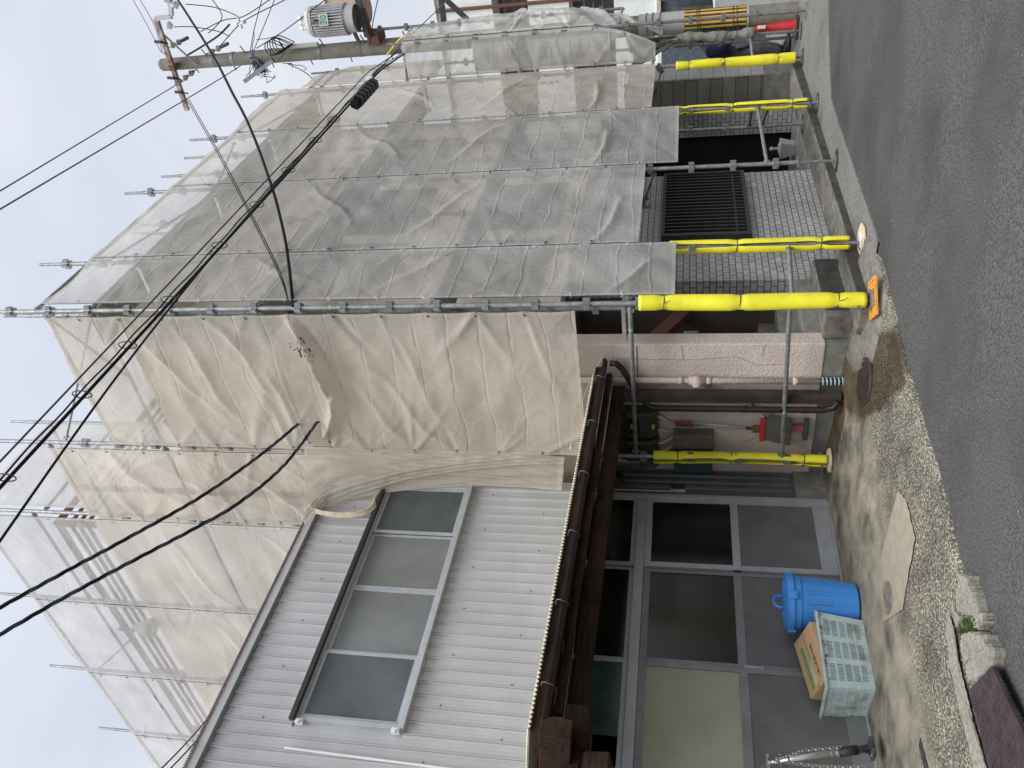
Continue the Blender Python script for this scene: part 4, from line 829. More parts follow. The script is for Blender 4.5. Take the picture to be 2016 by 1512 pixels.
# ================================================================ mesh sheets
def sheet(name, label, mt, P, width, z0, z1, nrm, seed, amp=1.0, step=.0235, n_drag=26, hole=None, parent=None, ties=True, ridge=None, hemtop=False, cord=True, fold=.45, grp=None, dz=0, rid=.004, dr=.5, sag=.03, gap=.006):
    """P(s, z) -> base point. s across 0..1, z height. Laced along both vertical edges each .475 m."""
    r = np.random.RandomState(seed); H = z1-z0; nx = max(6, int(width/step)); nz = int(H/step)
    s = np.linspace(0, 1, nx+1); t = np.linspace(0, H, nz+1); Sg, Tg = np.meshgrid(s, t); Xm = Sg*width
    def n1(a, f, ph): return np.sin(a*f+ph)+.5*np.sin(a*f*2.3+ph*1.7)+.3*np.sin(a*f*4.1+ph*2.9)
    env = np.sin(math.pi*Sg)**.6
    D = .035*env*n1(Tg, 1.1, seed)*np.sin(math.pi*Sg+.3*n1(Tg, .9, seed*2.)) + .012*env*n1(Xm, 3., seed)*n1(Tg, 2.2, seed+1.)
    # packing folds: slightly wandering horizontal creases, broken at the upright creases
    seg = Sg*2.2+.12*np.sin(Tg*1.7+seed); tw = Tg+sag*4*Sg*(1-Sg)+.035*np.sin(seg*2.1+seed)+.03*n1(Xm, 2.2, seed+.5)*.5-.10*Sg*width*.25
    ph = (tw/fold) % 1.0; k = np.floor(tw/fold)
    sg = 1.; ph = np.abs((tw/fold/2 % 1.0)-.5)*2; fm = .6+.4*np.sin(Sg*5.1+Tg*1.3+seed)*np.sin(Tg*.9+seed*2.); D += (.018+.04*dr)*np.abs(ph-.5)*sg*fm*env*(1 if dr > .35 else .5)
    for c in (.33+.02*r.randn(), .66+.02*r.randn()): D += 0*np.exp(-np.abs(Sg-c)*width/.018)*np.sign(np.sin(Tg*2.1+c*9+seed)+.3)
    # crumple
    for q in range(5):
        a = r.rand()*math.pi; f = 9+r.rand()*16; D += .0024*np.sin((Xm*math.cos(a)+Tg*math.sin(a))*f+r.rand()*6+1.5*np.sin(Tg*1.3+q))*env
    for q in range(7):
        a = r.uniform(-.9, .9)+(math.pi/2 if q % 3 == 0 else math.pi*.5*0); f = r.uniform(5, 13); u = (Xm*math.sin(a)+Tg*math.cos(a))*f+r.rand()*6+.9*np.sin(Xm*3.1+Tg*1.7+q*2.)+.6*np.sin(Tg*4.3-Xm*2.+q)
        msk = np.clip(.2+np.sin(Tg*(1.1+.5*q)+Xm*2.3+q*3.+seed), 0, 1); D += rid*msk*env*np.exp(-np.abs(np.sin(u*.5))*6)*(1 if q % 2 else -1)
    # drags radiating from the tie points
    for q in range(int(n_drag*H/4)):
        side = r.rand() < .5; x0 = 0 if side else width; t0 = (r.randint(0, int(H/.475)+1))*.475+dz
        ang = r.uniform(-1.15, .7) if r.rand() < .8 else r.uniform(-1.4, 1.4); ln = r.uniform(.35, 1.35); w = r.uniform(.014, .045); a = dr*r.uniform(.008, .030)*amp*(1 if r.rand() < .6 else -1)
        dx = math.cos(ang)*(1 if side else -1); dt = math.sin(ang); u = (Xm-x0)*dx+(Tg-t0)*dt; v = -(Xm-x0)*dt+(Tg-t0)*dx; v = v+.05*np.sin(u*3+q)*u
        e = np.clip(u/.10, 0, 1)*np.clip((ln-u)/ln, 0, 1)**.8*(u > 0); D += a*e*np.exp(-(v/(w*(1+u*1.2)))**2)
    if ridge:
        for (sa, za, sb, zb, w, a) in ridge:
            ax, at_, bx, bt = sa*width, za-z0, sb*width, zb-z0; ln = math.hypot(bx-ax, bt-at_); dx, dt = (bx-ax)/ln, (bt-at_)/ln
            u = (Xm-ax)*dx+(Tg-at_)*dt; v = -(Xm-ax)*dt+(Tg-at_)*dx+.05*np.sin(u*4); e = np.clip(np.sin(np.clip(u/ln, 0, 1)*math.pi), 0, 1)**.7
            D += a*e*np.exp(-(v/w)**2)*np.where(v > 0, 1, .55)
    # edges pulled to the ties, scalloped between them
    sc_ = gap*np.abs(np.sin(math.pi*(Tg-dz)/.475))**.7; e0 = np.exp(-Sg*width/.10); e1 = np.exp(-(1-Sg)*width/.10)
    D *= (1-.85*np.exp(-Sg*width/.03))*(1-.85*np.exp(-(1-Sg)*width/.03))
    shift = sc_*(e0-e1)/width
    V = np.empty((nz+1, nx+1, 3)); n_ = np.array(nrm, float)
    for j in range(nz+1):
        zz = z0+t[j]
        for i in range(nx+1):
            p = P(min(1, max(0, s[i]+shift[j, i])), zz); V[j, i] = p
    V += D[..., None]*n_
    idx = np.arange((nz+1)*(nx+1)).reshape(nz+1, nx+1)
    F = np.stack([idx[:-1, :-1], idx[:-1, 1:], idx[1:, 1:], idx[1:, :-1]], -1).reshape(-1, 4)
    if hole:
        cs = (Sg[:-1, :-1].ravel(), (z0+Tg[:-1, :-1]).ravel()); keep = ~hole(cs[0], cs[1]); F = F[keep]
    me = bpy.data.meshes.new(name); me.vertices.add(V.shape[0]*V.shape[1]); me.vertices.foreach_set('co', V.reshape(-1).astype(np.float32))
    me.loops.add(F.size); me.loops.foreach_set('vertex_index', F.reshape(-1).astype(np.int32)); me.polygons.add(len(F)); me.polygons.foreach_set('loop_start', np.arange(0, F.size, 4, dtype=np.int32)); me.polygons.foreach_set('loop_total', np.full(len(F), 4, np.int32))
    me.polygons.foreach_set('use_smooth', np.ones(len(F), bool)); me.update(); me.validate()
    uv = me.uv_layers.new(name='UVMap'); li = np.empty(len(me.loops), np.int32); me.loops.foreach_get('vertex_index', li)
    uvc = np.stack([Xm.ravel()+seed, Tg.ravel()+seed*2], -1)[li]; uv.data.foreach_set('uv', uvc.reshape(-1).astype(np.float32))
    hem = np.clip(np.maximum((Sg*width < .045), ((1-Sg)*width < .045)).astype(float)+((Tg < .04) | (Tg > H-.04)), 0, 1).ravel()
    at2 = me.attributes.new('hem', 'FLOAT', 'POINT'); at2.data.foreach_set('value', hem.astype(np.float32))
    me.materials.append(mt); o = bpy.data.objects.new(name, me); COL.objects.link(o); tag(o, label, 'sheet', grp)
    if ties:
        n3 = Vector(nrm); cm = M['white_cord'] if r.rand() < .6 else M['dark_steel']
        for side in (0, 1):
            k = dz if dz else .475
            while k < H-.1:
                j = min(nz, int(round(k/step*(nz*step/H)))); j = min(nz, max(0, int(k/H*nz)))
                p = Vector(V[j, 1 if side == 0 else nx-1])+n3*.006; inn = (Vector(V[j, nx//2])-Vector(V[j, 0 if side == 0 else nx])).normalized()
                c = p+inn*.02; out = p-inn*.035
                m = MB(); m.ring([c+(inn*math.cos(a)+Vector((0, 0, 1))*math.sin(a))*.010 for a in np.linspace(0, 6.28, 9)], .003, 5)
                m.ring([c, c*.5+out*.5+n3*.012+Vector((0, 0, .012)), out+Vector((0, 0, -.01)), out-n3*.02], .0028, 5)
                if r.rand() < .45:
                    q = out; pts = [q]
                    for z_ in range(4): q = q+inn*r.uniform(-.03, .04)+Vector((0, 0, r.uniform(-.05, .01)))+n3*r.uniform(-.002, .014); pts.append(q)
                    m.ring(pts, .0022, 4)
                m.build('tie_cord', cm, o); k += .475
        for side in (0, nx):
            MB().ring([Vector(V[j, side])-n3*.004 for j in range(0, nz+1, 6)], .0035, 5, cap=False).build('edge_rope', M['dark_steel'], o)
    return o
XN, YN = XS-.064, YS-.072
lin = lambda a, b: (lambda s, z: (a[0]+(b[0]-a[0])*s, a[1]+(b[1]-a[1])*s, z))
def tear(s, z): return (s > .765) & (s < .965) & (z > 5.47-.10*(s-.76)) & (z < 5.66+.04*np.sin(s*30)) | (s > .90) & (s < .985) & (z > 5.42) & (z < 5.62)
sheet('mesh_sheet', 'beige sheet with marker writing and a torn cable opening, left of the corner pole', M['net_beige'], lin((XN, 4.058), (XN, 5.868)), 1.81, 2.58, 8.20, (-1, 0, 0), 3, 1.35, n_drag=30, hole=tear, dr=.75, rid=.006, sag=.16, gap=.016,
      ridge=[(.0, 5.44, .62, 5.14, .055, .17), (.50, 5.14, .93, 5.50, .06, .15), (.02, 5.36, .6, 5.0, .035, -.05), (.1, 5.2, 1.0, 5.0, .16, .06), (.3, 5.9, .9, 5.7, .10, .05), (.0, 4.5, .95, 3.9, .05, .02), (0, 6.8, .8, 6.3, .05, .03), (.05, 7.4, .7, 6.5, .05, .03), (.0, 6.3, .6, 5.8, .04, .03), (1.0, 4.4, .4, 5.1, .05, .03), (1, 4.0, .3, 4.9, .05, .03)])
sheet('mesh_sheet', 'pale scaffold sheet just left of the beige one, ending behind the grey roof corner', M['net_beige'], lin((XN, 5.93), (XN, 7.13)), 1.2, 5.50, 9.15, (-1, 0, 0), 5, 1.3, n_drag=34, dr=.8, rid=.006, sag=.10, gap=.012,
      ridge=[(.0, 8.6, .9, 7.2, .05, .03), (.1, 8.0, .95, 6.2, .06, .04), (.1, 7.0, .9, 5.7, .06, .05), (.0, 6.4, .7, 5.5, .05, .04)])
for i, (a, b, zt, lab) in enumerate(((7.18, 8.985, 11.0, 'upper left sheet next to the bare pole above the grey roof'), (8.995, 10.845, 11.0, 'upper left sheet with the work lamp behind it'), (10.855, 12.715, 11.0, 'second sheet from the far left end above the grey roof'), (12.725, 14.6, 11.0, 'farthest left sheet above the grey roof'))):
    sheet('mesh_sheet', 'translucent '+lab, M['net_light'], lin((XN, a), (XN, b)), b-a, 4.6, zt, (-1, 0, 0), 11+i*3, 1.1, n_drag=20, dr=.4, rid=.002, grp=None, ridge=[(0, 6.9, .9, 5.6, .05, .04), (.1, 8.2, 1, 7.6, .05, .03)] if i < 2 else None)
sheet('mesh_sheet', 'see-through sheet facing the street on the taller rear scaffold, against the sky', M['net_light'], lin((XS+.05, 7.11), (8.22, 7.11)), 1.75, 8.2, 11.0, (0, -1, 0), 31, .9, ties=False)
Rn = [(6.468, 7.462, 1.68, 8.28, 'net_gray', 'narrow grey sheet between the corner pole and the second yellow post'), (7.474, 9.412, 2.05, 8.32, 'net_gray', 'grey sheet hanging above the barred window'), (9.426, 11.322, 1.68, 8.32, 'net_gray', 'grey sheet with a brown scuff above the dark porch'), (11.336, 13.29, 2.05, 8.34, 'net_beige', 'beige grey sheet above the concrete block wall')]
for i, (a, b, zb, zt, mt, lab) in enumerate(Rn):
    sheet('mesh_sheet', lab, M[mt], lin((a, YN), (b, YN)), b-a, zb, zt, (0, -1, 0), 41+7*i, 1.1, n_drag=26, dr=.28, rid=.002, ridge=[(.0, 2.3+.2*i, .6, 1.9+.3*i, .05, .04), (.1, 4.6, .9, 3.9, .06, .03), (.9, 6.2, .2, 5.2, .05, .025)])
# right end: high sheet, then the projecting bay
sheet('mesh_sheet', 'high pale sheet at the right end beside the utility pole', M['net_beige'], lambda s, z: (13.34+(1.02-.45*max(0, (z-7.4)/.6))*s, YN, z), 1.0, 5.6, 7.98, (0, -1, 0), 71, 1.0, n_drag=16, ties=False)
def bayP(s, z):
    y = 3.955-.60*s; k = max(0, (3.2-z)/1.2); return (13.36-.06*math.sin(math.pi*s)*1, y+.35*k*k*s, z)
sheet('mesh_sheet', 'grey sheet of the projecting bay, on the side facing the corner, with faint printed characters', M['net_gray'], bayP, .62, 2.05, 6.06, (-1, 0, 0), 77, 1.2, n_drag=30, step=.02, dr=.7)
def bayQ(s, z):
    b = math.sin(math.pi*max(0, min(1, (z-1.9)/4.2)))
    x = 13.42+.84*s; y = 3.36-.09*b*s-.07*math.sin(math.pi*s)*b; k = max(0, (3.4-z)/1.6)
    return (x-.55*k*s, y+.42*k*k*(.4+.6*s)+.0*s, z)
sheet('mesh_sheet', 'bulging grey sheet wrapped round the outer side of the projecting bay', M['net_gray'], bayQ, .95, 1.95, 6.10, (0, -1, 0), 83, 1.9, n_drag=50, step=.02, dr=.8, rid=.007, ridge=[(0, 2.9, 1, 4.4, .06, .07), (0, 2.6, 1, 3.3, .06, .08), (0, 3.2, .9, 5.4, .05, .05), (.1, 2.3, 1, 2.8, .06, .08)])
# flap of the neighbouring sheet pulled in front of the grey facade
def flap():
    outer = [(600, 1036), (640, 995), (700, 980), (760, 970), (800, 965), (860, 960), (920, 956), (980, 957), (1040, 960), (1105, 966)]
    inner = [(600, 880), (640, 880), (700, 884), (760, 886), (800, 888), (860, 889), (920, 890), (980, 892), (1040, 893), (1112, 900)]
    n = 150; k = 70; vs = []; hm = []
    O = [at(X, Y, 'y', 6.235) for X, Y in outer]; I = [at(X, Y, 'x', XN-.004) for X, Y in inner]
    for a in range(n+1):
        f = a/n*(len(O)-1); i = min(int(f), len(O)-2); q = f-i; po = O[i]*(1-q)+O[i+1]*q; pi_ = I[i]*(1-q)+I[i+1]*q
        for b in range(k+1):
            t = b/k; p = pi_*(1-t)+po*t; tt = t+.10*math.sin(a*.02)
            # bundle of long folds running from the upper left corner to the pole foot
            c = .95-.95*(a/n); d = 0
            for w, off, am in ((.05, 0, .055), (.04, .10, .045), (.035, .19, .035), (.04, -.11, .03)):
                d += am*math.exp(-((t-(c+off))/w)**2)
            d += .012*math.sin(t*23+a*.10)*math.sin(a*.05+1)+.006*math.sin(t*51-a*.21)
            d *= min(1, (1-t)*9+.1)*min(1, t*9+.1)
            vs.append((p[0]-d*.75, p[1]-d*.65, p[2])); hm.append(1. if (b < 2 or b > k-3 or a < 2 or a > n-3) else 0.)
    m = MB().add(vs, [(a*(k+1)+b, a*(k+1)+b+1, (a+1)*(k+1)+b+1, (a+1)*(k+1)+b) for a in range(n) for b in range(k)])
    o = m.build('mesh_sheet', M['net_beige'], None, smooth=True, fix=False)
    at2 = o.data.attributes.new('hem', 'FLOAT', 'POINT'); at2.data.foreach_set('value', hm); tag(o, 'bunched beige sheet pulled diagonally across the right end of the grey facade', 'sheet'); return o
flap()
# faint print on the bay sheet, marker writing on the big beige sheet
pr = mat('faded_print', (.30, .29, .27), (.26, .25, .235), .9, 20); pr2 = mat('faded_digits', (.40, .38, .34), (.36, .34, .31), .9, 20)
sg = bpy.data.objects.new('sheet_print', None)
M['alu_board'] = mat('faded_board', (.50, .50, .48), None, .7, 5)
t0 = thing('printed_sign', 'faded sign board with vertical characters seen through the projecting bay sheet', 'sign', (13.45, 3.7, 3.2))
MB().box(13.43, 13.45, 3.50, 3.93, 2.75, 4.95).build('board', M['alu_board'], t0, bevel=.01)
for k, chx in enumerate('株社三日人米G'[::-1]): text_mesh('lettering', chx, pr, t0, (13.424, 3.85, 4.55-.29*k), (0, -1, 0), (0, 0, 1), .26, .004, .004)
t1 = thing('printed_number', 'faded phone number printed vertically on the sheet above the block wall', 'print', (11.9, YN-.04, 2.6))
text_mesh('digits', '80 22-00 61', pr2, t1, (12.55, YN-.035, 4.3), (0, 0, -1), (1, 0, 0), .17, .002)
t2 = thing('marker_writing', 'black marker arrow and 1/2 written on the beige sheet', 'writing', (XN-.04, 4.5, 5.5))
ink = M['ink']
a1 = at(590, 667, 'x', XN-.055)
text_mesh('characters', '1/2', ink, t2, tuple(at(588, 704, 'x', XN-.095)), (0, 1, 0) if False else (0, -.15, -1), (0, -1, .0), .13, .003, .003)
m = MB()
def stroke(pts): m.ring([tuple(at(X, Y, 'x', XN-.085)) for X, Y in pts], .0055, 5)
stroke([(585, 675), (592, 664), (600, 676)]); stroke([(592, 665), (592, 690)]); stroke([(570, 676), (572, 678)]); stroke([(571, 682), (573, 684)]); stroke([(578, 690), (586, 684), (588, 692)]); stroke([(615, 702), (619, 704)]); stroke([(612, 711), (616, 712)])
m.build('arrow', ink, t2)
# ================================================================ yellow foam sleeves and foot pads
def sleeve(x, y, z0, z1, r, open_a, gap, seed, ties, label, lean=(0, 0)):
    t = thing('foam_sleeve', label, 'foam sleeve', (x, y, z0), 'yellow foam sleeves tied to the scaffold feet')
    q = random.Random(seed); n = 34; nz = 70; th = .013; vs = []
    for j in range(nz+1):
        z = z0+(z1-z0)*j/nz; w = .010*math.sin(z*3.1+seed)+.006*math.sin(z*7.3+seed*2)
        g = gap*(1+.35*math.sin(z*2.7+seed)); pin = 1
        for tz in ties:
            e = math.exp(-((z-tz)/.045)**2); pin -= .15*e; g *= (1-.45*e)
        for i in range(n+1):
            a = open_a+g/2+(2*math.pi-g)*i/n; bul = 1+.07*math.sin(a*2+z*2.1+seed)+.05*math.sin(z*4.3+a+seed)
            rr = r*pin*bul; vs.append((x+w+rr*math.cos(a)+lean[0]*(z-z0), y+w*.6+rr*math.sin(a)+lean[1]*(z-z0), z))
        for i in range(n, -1, -1):
            a = open_a+g/2+(2*math.pi-g)*i/n; rr = (r*pin-th)*(1+.05*math.sin(a*2+z*2.1+seed)); vs.append((x+w+rr*math.cos(a)+lean[0]*(z-z0), y+w*.6+rr*math.sin(a)+lean[1]*(z-z0), z))
    K = 2*(n+1); fs = [(j*K+i, j*K+(i+1) % K, (j+1)*K+(i+1) % K, (j+1)*K+i) for j in range(nz) for i in range(K)]
    fs += [tuple(i for i in (k, k+1, K-2-k, K-1-k)) for k in range(n)]+[tuple(nz*K+i for i in (k, k+1, K-2-k, K-1-k)) for k in range(n)]
    MB().add(vs, fs).build('foam', M['yellow'], t, smooth=True)
    for tz in ties:
        m = MB(); w = .010*math.sin(tz*3.1+seed); c = (x+w+lean[0]*(tz-z0), y+w*.6+lean[1]*(tz-z0)); rr = r*.85*1.07
        m.ring([(c[0]+rr*math.cos(a), c[1]+rr*math.sin(a), tz+.006*math.sin(a)) for a in np.linspace(0, 6.283, 22)], .0042, 6)
        for e in ((-1,) if q.random() < .5 else ()):
            s0 = Vector((c[0]-rr*.9, c[1]-rr*.5, tz)); m.ring([s0, s0+Vector((-.02, e*.02, -.03)), s0+Vector((-.03, e*.05, -.05-.02*q.random()))], .0035, 5)
        m.build('tie_string', M['black'], t)
    return t
sleeve(6.44, 4.03, .07, 2.0, .070, .8, .12, 1, (.30, 1.12, 1.78), 'thick closed yellow foam sleeve on the corner pole nearest the camera')
sleeve(7.47, 4.03, .06, 1.74, .066, -2.5, .75, 2, (.32, 1.10), 'split yellow foam sleeve on the pole in front of the barred window')
sleeve(11.33, 4.03, .02, 1.72, .062, -2.75, 1.2, 3, (.22, .98, 1.6), 'wide open yellow foam sleeve on the pole between the dark porch and the block wall')
sleeve(13.30, 4.03, -.02, 1.74, .074, .9, .12, 4, (.24, 1.02, 1.55), 'closed yellow foam sleeve on the pole right of the block wall')
sleeve(6.44, 5.90, .20, 1.90, .064, 2.9, 1.35, 5, (.42, 1.12, 1.66), 'loose open yellow foam sleeve on the pole in front of the electric meters')
def pad(x, y, z, kind, label, ang=0, r=.115):
    t = thing('foot_pad', label, 'foot pad', (x, y, z), 'pads under the scaffold feet')
    c, s = math.cos(ang), math.sin(ang)
    if kind == 'orange':
        m = MB(); hx, hy = .16, .115; R = lambda u, v, w: (x+u*c-v*s, y+u*s+v*c, z+w)
        nx_, ny_ = 9, 6                # open lattice, thick rim
        for a in (-1, 1):
            m.obox(R(0, a*hy, .011), (c, s, 0), (-s, c, 0), (0, 0, 1), hx, .010, .011); m.obox(R(a*hx, 0, .0112), (c, s, 0), (-s, c, 0), (0, 0, 1), .010, hy+.009, .011)
        for i in range(1, nx_): m.obox(R(-hx+2*hx*i/nx_, 0, .009), (c, s, 0), (-s, c, 0), (0, 0, 1), .006, hy-.009, .008)
        for j in range(1, ny_): m.obox(R(0, -hy+2*hy*j/ny_, .0085), (c, s, 0), (-s, c, 0), (0, 0, 1), hx-.009, .006, .008)
        m.build('lattice_pad', M['orange'], t, bevel=.001)
        MB().obox(R(0, 0, .0225), (c, s, 0), (-s, c, 0), (0, 0, 1), .075, .065, .003).build('steel_plate', M['galv'], t)
    else:
        mt = M['cream_pad'] if kind == 'cream' else M['black']
        MB().lathe((x, y, z), [(.03, 0), (r*1.2, 0), (r*1.25, .008), (r*1.22, .022), (r*.95, .030), (r*.9, .022), (.03, .022)], 8, a0=ang+.39).build('pad', mt, t, bevel=.004)
        MB().box(x-.06, x+.06, y-.06, y+.06, z+.021, z+.028).build('steel_plate', M['galv'] if kind != 'cream' else M['white'], t, bevel=.002)
    return t
pad(6.40, 3.99, .012, 'orange', 'orange lattice pad under the corner pole', -.75)
pad(7.47, 4.0, -.062, 'cream', 'cream pad under the pole in front of the steps', .2, .13)
pad(9.42, 4.03, -.105, 'black', 'black ring pad under the bare pole at the tiled wall', .1)
pad(11.33, 4.03, -.125, 'black', 'black ring pad under the split sleeve by the porch', .3)
pad(11.75, 4.47, -.02, 'black', 'black ring pad on the ledge at the porch', .3)
pad(13.30, 4.03, -.14, 'black', 'black ring pad under the closed sleeve at the block wall', .5)
pad(13.78, 3.78, -.145, 'black', 'black ring pad under the pole with the rolled tarp', .2)
pad(6.44, 5.90, gz(6.44, 5.9)+.002, 'cream', 'cream pad under the pole in front of the electric meters', 0, .105)
pad(13.40, 3.40, -.15, 'black', 'black ring pad under the thin pole beside the utility pole', .2)
# rolled tarp tied round the pole by the worker
m = MB(); pts = []; rs = []
for k in range(46):
    z = .55+1.45*k/45; pts.append((13.78-.05*max(0, (z-1.5)/.5)**1.3+.006*math.sin(z*9), 3.76+.015*math.sin(z*7+1), z)); rs.append(.068+.014*math.sin(z*13)+.006*math.sin(z*37+1))
rs[0] = .03; rs[-1] = .10
rt = thing('rolled_tarp', 'rolled grey tarp tied along the bare pole in front of the worker', 'tarp', (13.78, 3.76, .6))
MB().ring(pts, rs, 18).build('roll', M['tarp'], rt, smooth=True)
for z in (.85, 1.0, 1.15, 1.3): MB().ring([(13.78+.103*math.cos(a), 3.77+.103*math.sin(a), z+.05*math.sin(a)) for a in np.linspace(0, 6.28, 16)], .006, 5).build('rope', M['black'], rt)
m = MB(); nU, nV = 40, 26; vs = []
for j in range(nV+1):
    v = j/nV
    for i in range(nU+1):
        u = i/nU; w = .02+.30*(1-v)**.8; zz = 2.45-.75*v; yy = 3.86-.10*v+(u-.5)*w*1.7+.018*math.sin(u*21+v*5); xx = 13.50+.24*v+.05*math.sin(u*17+v*7)+.03*math.sin(u*31-v*9)
        vs.append((xx, yy, zz+.05*math.sin(u*6+1)*(1-v)))
m.add(vs, [(j*(nU+1)+i, j*(nU+1)+i+1, (j+1)*(nU+1)+i+1, (j+1)*(nU+1)+i) for j in range(nV) for i in range(nU)])
go_ = m.build('gathered_sheet', M['tarp'], smooth=True, fix=False); tag(go_, 'crumpled end of the sheet gathered above the rolled tarp', 'sheet'); sm_ = go_.modifiers.new('solid', 'SOLIDIFY'); sm_.thickness = .004

# ================================================================ utility pole
ux, uy = 14.4, 3.68
up = thing('utility_pole', 'tall tapering concrete utility pole with a yellow and black striped lower wrap', 'utility pole', (ux, uy, -.15))
def pr_(z): return .172-.0058*z
MB().ring([(ux, uy, -.3), (ux, uy, 5), (ux, uy+.005, 11.08), (ux, uy+.005, 11.12)], [pr_(0), pr_(5), pr_(11), pr_(11)*.8], 28).build('shaft', M['pole_conc'], up, smooth=False)
MB().lathe((ux, uy, 0), [(pr_(.4)+.006, .62), (pr_(1)+.008, 2.35)], 28).build('grey_wrap', M['gray_sheet'], up, smooth=True)
m = MB(); m2 = MB()
zb, zt = .66, 1.62
def wrap(m, za, zb_, a0, a1, r):
    k = 24; vs = []
    for i in range(k+1):
        a = a0+(a1-a0)*i/k; vs += [(ux+r*math.cos(a), uy+r*math.sin(a), za), (ux+r*math.cos(a), uy+r*math.sin(a), zb_)]
    m.add(vs, [(2*i, 2*i+2, 2*i+3, 2*i+1) for i in range(k)])
wrap(m, zb, zt, 0, 6.2832, pr_(1)+.012); m.build('black_band', M['tblack'], up, smooth=True)
for a in (2.75, 3.15, 3.55, 3.95, 4.35): wrap(m2, zb+.002, zt-.002, a, a+.2, pr_(1)+.015)
m2.build('yellow_stripes', M['tyellow'], up, smooth=True)
m = MB(); wrap(m, 1.34, 1.60, 2.2, 2.68, pr_(1)+.016); m.build('teal_label', mat('teal_label', (.06, .26, .20), (.05, .22, .18), .6, 6), up)
m = MB(); m3 = MB()
for z in (.80, .86, 1.38, 1.42, 2.0, 2.12, 2.22): m.ring([(ux+(pr_(1)+.02)*math.cos(a), uy+(pr_(1)+.02)*math.sin(a), z+.012*math.sin(a*2)) for a in np.linspace(0, 6.28, 24)], .006, 5)
m.build('binding_wire', M['dark_steel'], up)
for z in (9.6, 9.2, 8.85, 10.0, 7.15, 7.9): r = pr_(z)+.006; MB().cyl((ux, uy, z), (ux, uy, z+.06), r, 24).build('steel_band', M['galv_dark'], up)
m = MB()
for k in range(13):
    z = 6.3+k*.38; a = 1.0 if k % 2 else -2.1; r = pr_(z)
    MB().cyl((ux+r*math.cos(a), uy+r*math.sin(a), z), (ux+(r+.17)*math.cos(a), uy+(r+.17)*math.sin(a), z+.02), .010, 6).build('step_bolt', M['dark_steel'], up)
# crossarm along the direction seen in the photograph
UP = lambda X, Y, x=14.35: Vector(tuple(at(X, Y, 'x', x)))
arm = thing('crossarm', 'rusty white steel crossarm with insulators near the top of the utility pole', 'crossarm', tuple(UP(345, 130)))
A, B = UP(307, 36, 14.18), UP(369, 217, 14.18)
MB().bar(A, B, .075, .075).build('arm', M['crossarm'], arm)
C_ = UP(338, 33, 14.18); D_ = UP(334, -12, 14.18)
MB().bar(A, C_, .07, .07).bar(C_+Vector((0, -.02, 0)), D_, .07, .07).build('end_bracket', M['alu'], arm)
MB().cyl(UP(322, 68, 14.2), UP(388, 128, 14.25), .018, 8).build('stay', M['galv'], arm)
MB().box(14.10, 14.30, uy-.05, uy+.05, UP(345, 130).z-.12, UP(345, 130).z-.02).build('clamp', M['rust'], arm)
def insul(p, q, label, n=3, r=.055, mt='porcelain', grp='strain insulators on the crossarm'):
    t = thing('insulator', label, 'insulator', tuple(p), grp); p, q = Vector(p), Vector(q); d = q-p; m = MB()
    for k in range(n):
        a = p+d*(k/n+.05); m.ring([a, a+d*(.35/n), a+d*(.42/n), a+d*(.80/n)], [r*.55, r, r*.98, r*.5], 14)
    m.build('porcelain', M[mt], t, smooth=False); MB().cyl(p-d*.15, q+d*.45, .012, 8).cyl(q, q+d*.5, r*.55, 10).build('clamp', M['black'], t)
    return t
insul(UP(334, 92), UP(358, 80), 'uppermost strain insulator, nearest the bent end of the crossarm', 2)
insul(UP(410, 105), UP(436, 92), 'strain insulator on the camera-right side of the pole below the crossarm', 2)
insul(UP(382, 140), UP(358, 158), 'strain insulator between the pole and the lower half of the crossarm', 2)
for X, Y, lab in ((333, 50, 'white pin insulator under the bent bracket'), (345, 10, 'white pin insulator at the top edge on the bracket end'), (327, -2, 'white pin insulator on the upper side of the bracket end')):
    p = UP(X, Y, 14.1); t = thing('pin_insulator', lab, 'insulator', tuple(p), 'white pin insulators'); MB().lathe(tuple(p), [(.001, -.06), (.03, -.06), (.07, -.02), (.04, 0), (.055, .03), (.03, .06), (.001, .07)], 14).build('porcelain', M['porc_white'], t)
for X, Y in ((305, 82), (330, 153), (345, 181)):
    p = UP(X, Y, 14.1); t = thing('line_clamp', 'black taped wire end on the crossarm, at %s' % ({82: 'its upper third', 153: 'its middle', 181: 'its lower third'}[Y]), 'clamp', tuple(p)); MB().cyl(p, UP(X+13, Y+1, 14.1), .028, 10).build('sleeve', M['black'], t); MB().cyl(UP(X+12, Y+1, 14.1), UP(X+26, Y+3, 14.15), .012, 6).build('lead', M['cable'], t)
# transformer with fins and number plate
tx, ty = 14.15, 3.12; tzb = float(UP(706, 60, 14.15).z); tzt = float(UP(616, 50, 14.15).z)
tr = thing('transformer', 'grey finned pole transformer with number plate 30 hung on the utility pole', 'transformer', (tx, ty, tzb))
R_ = .235
MB().lathe((tx, ty, 0), [(.001, tzb-.02), (R_*.93, tzb-.02), (R_*.95, tzb+.12), (R_*.86, tzb+.13), (R_*.86, tzt-.08), (R_*1.04, tzt-.075), (R_*1.06, tzt-.02), (R_*.9, tzt+.05), (.001, tzt+.08)], 36).build('tank', M['trafo'], tr)
MB().lathe((tx, ty, 0), [(.001, tzb-.023), (R_*.90, tzb-.023)], 30).build('tank_bottom', M['bldg_dark'], tr)
m = MB()
for k in range(34):
    a = 2*math.pi*k/34; c, s = math.cos(a), math.sin(a); m.obox((tx+R_*.95*c, ty+R_*.95*s, (tzb+.15+tzt-.1)/2), (c, s, 0), (-s, c, 0), (0, 0, 1), .035, .009, (tzt-.1-tzb-.15)/2)
m.build('cooling_fins', M['trafo'], tr, bevel=.002)
pz = (tzb+tzt)/2+.08
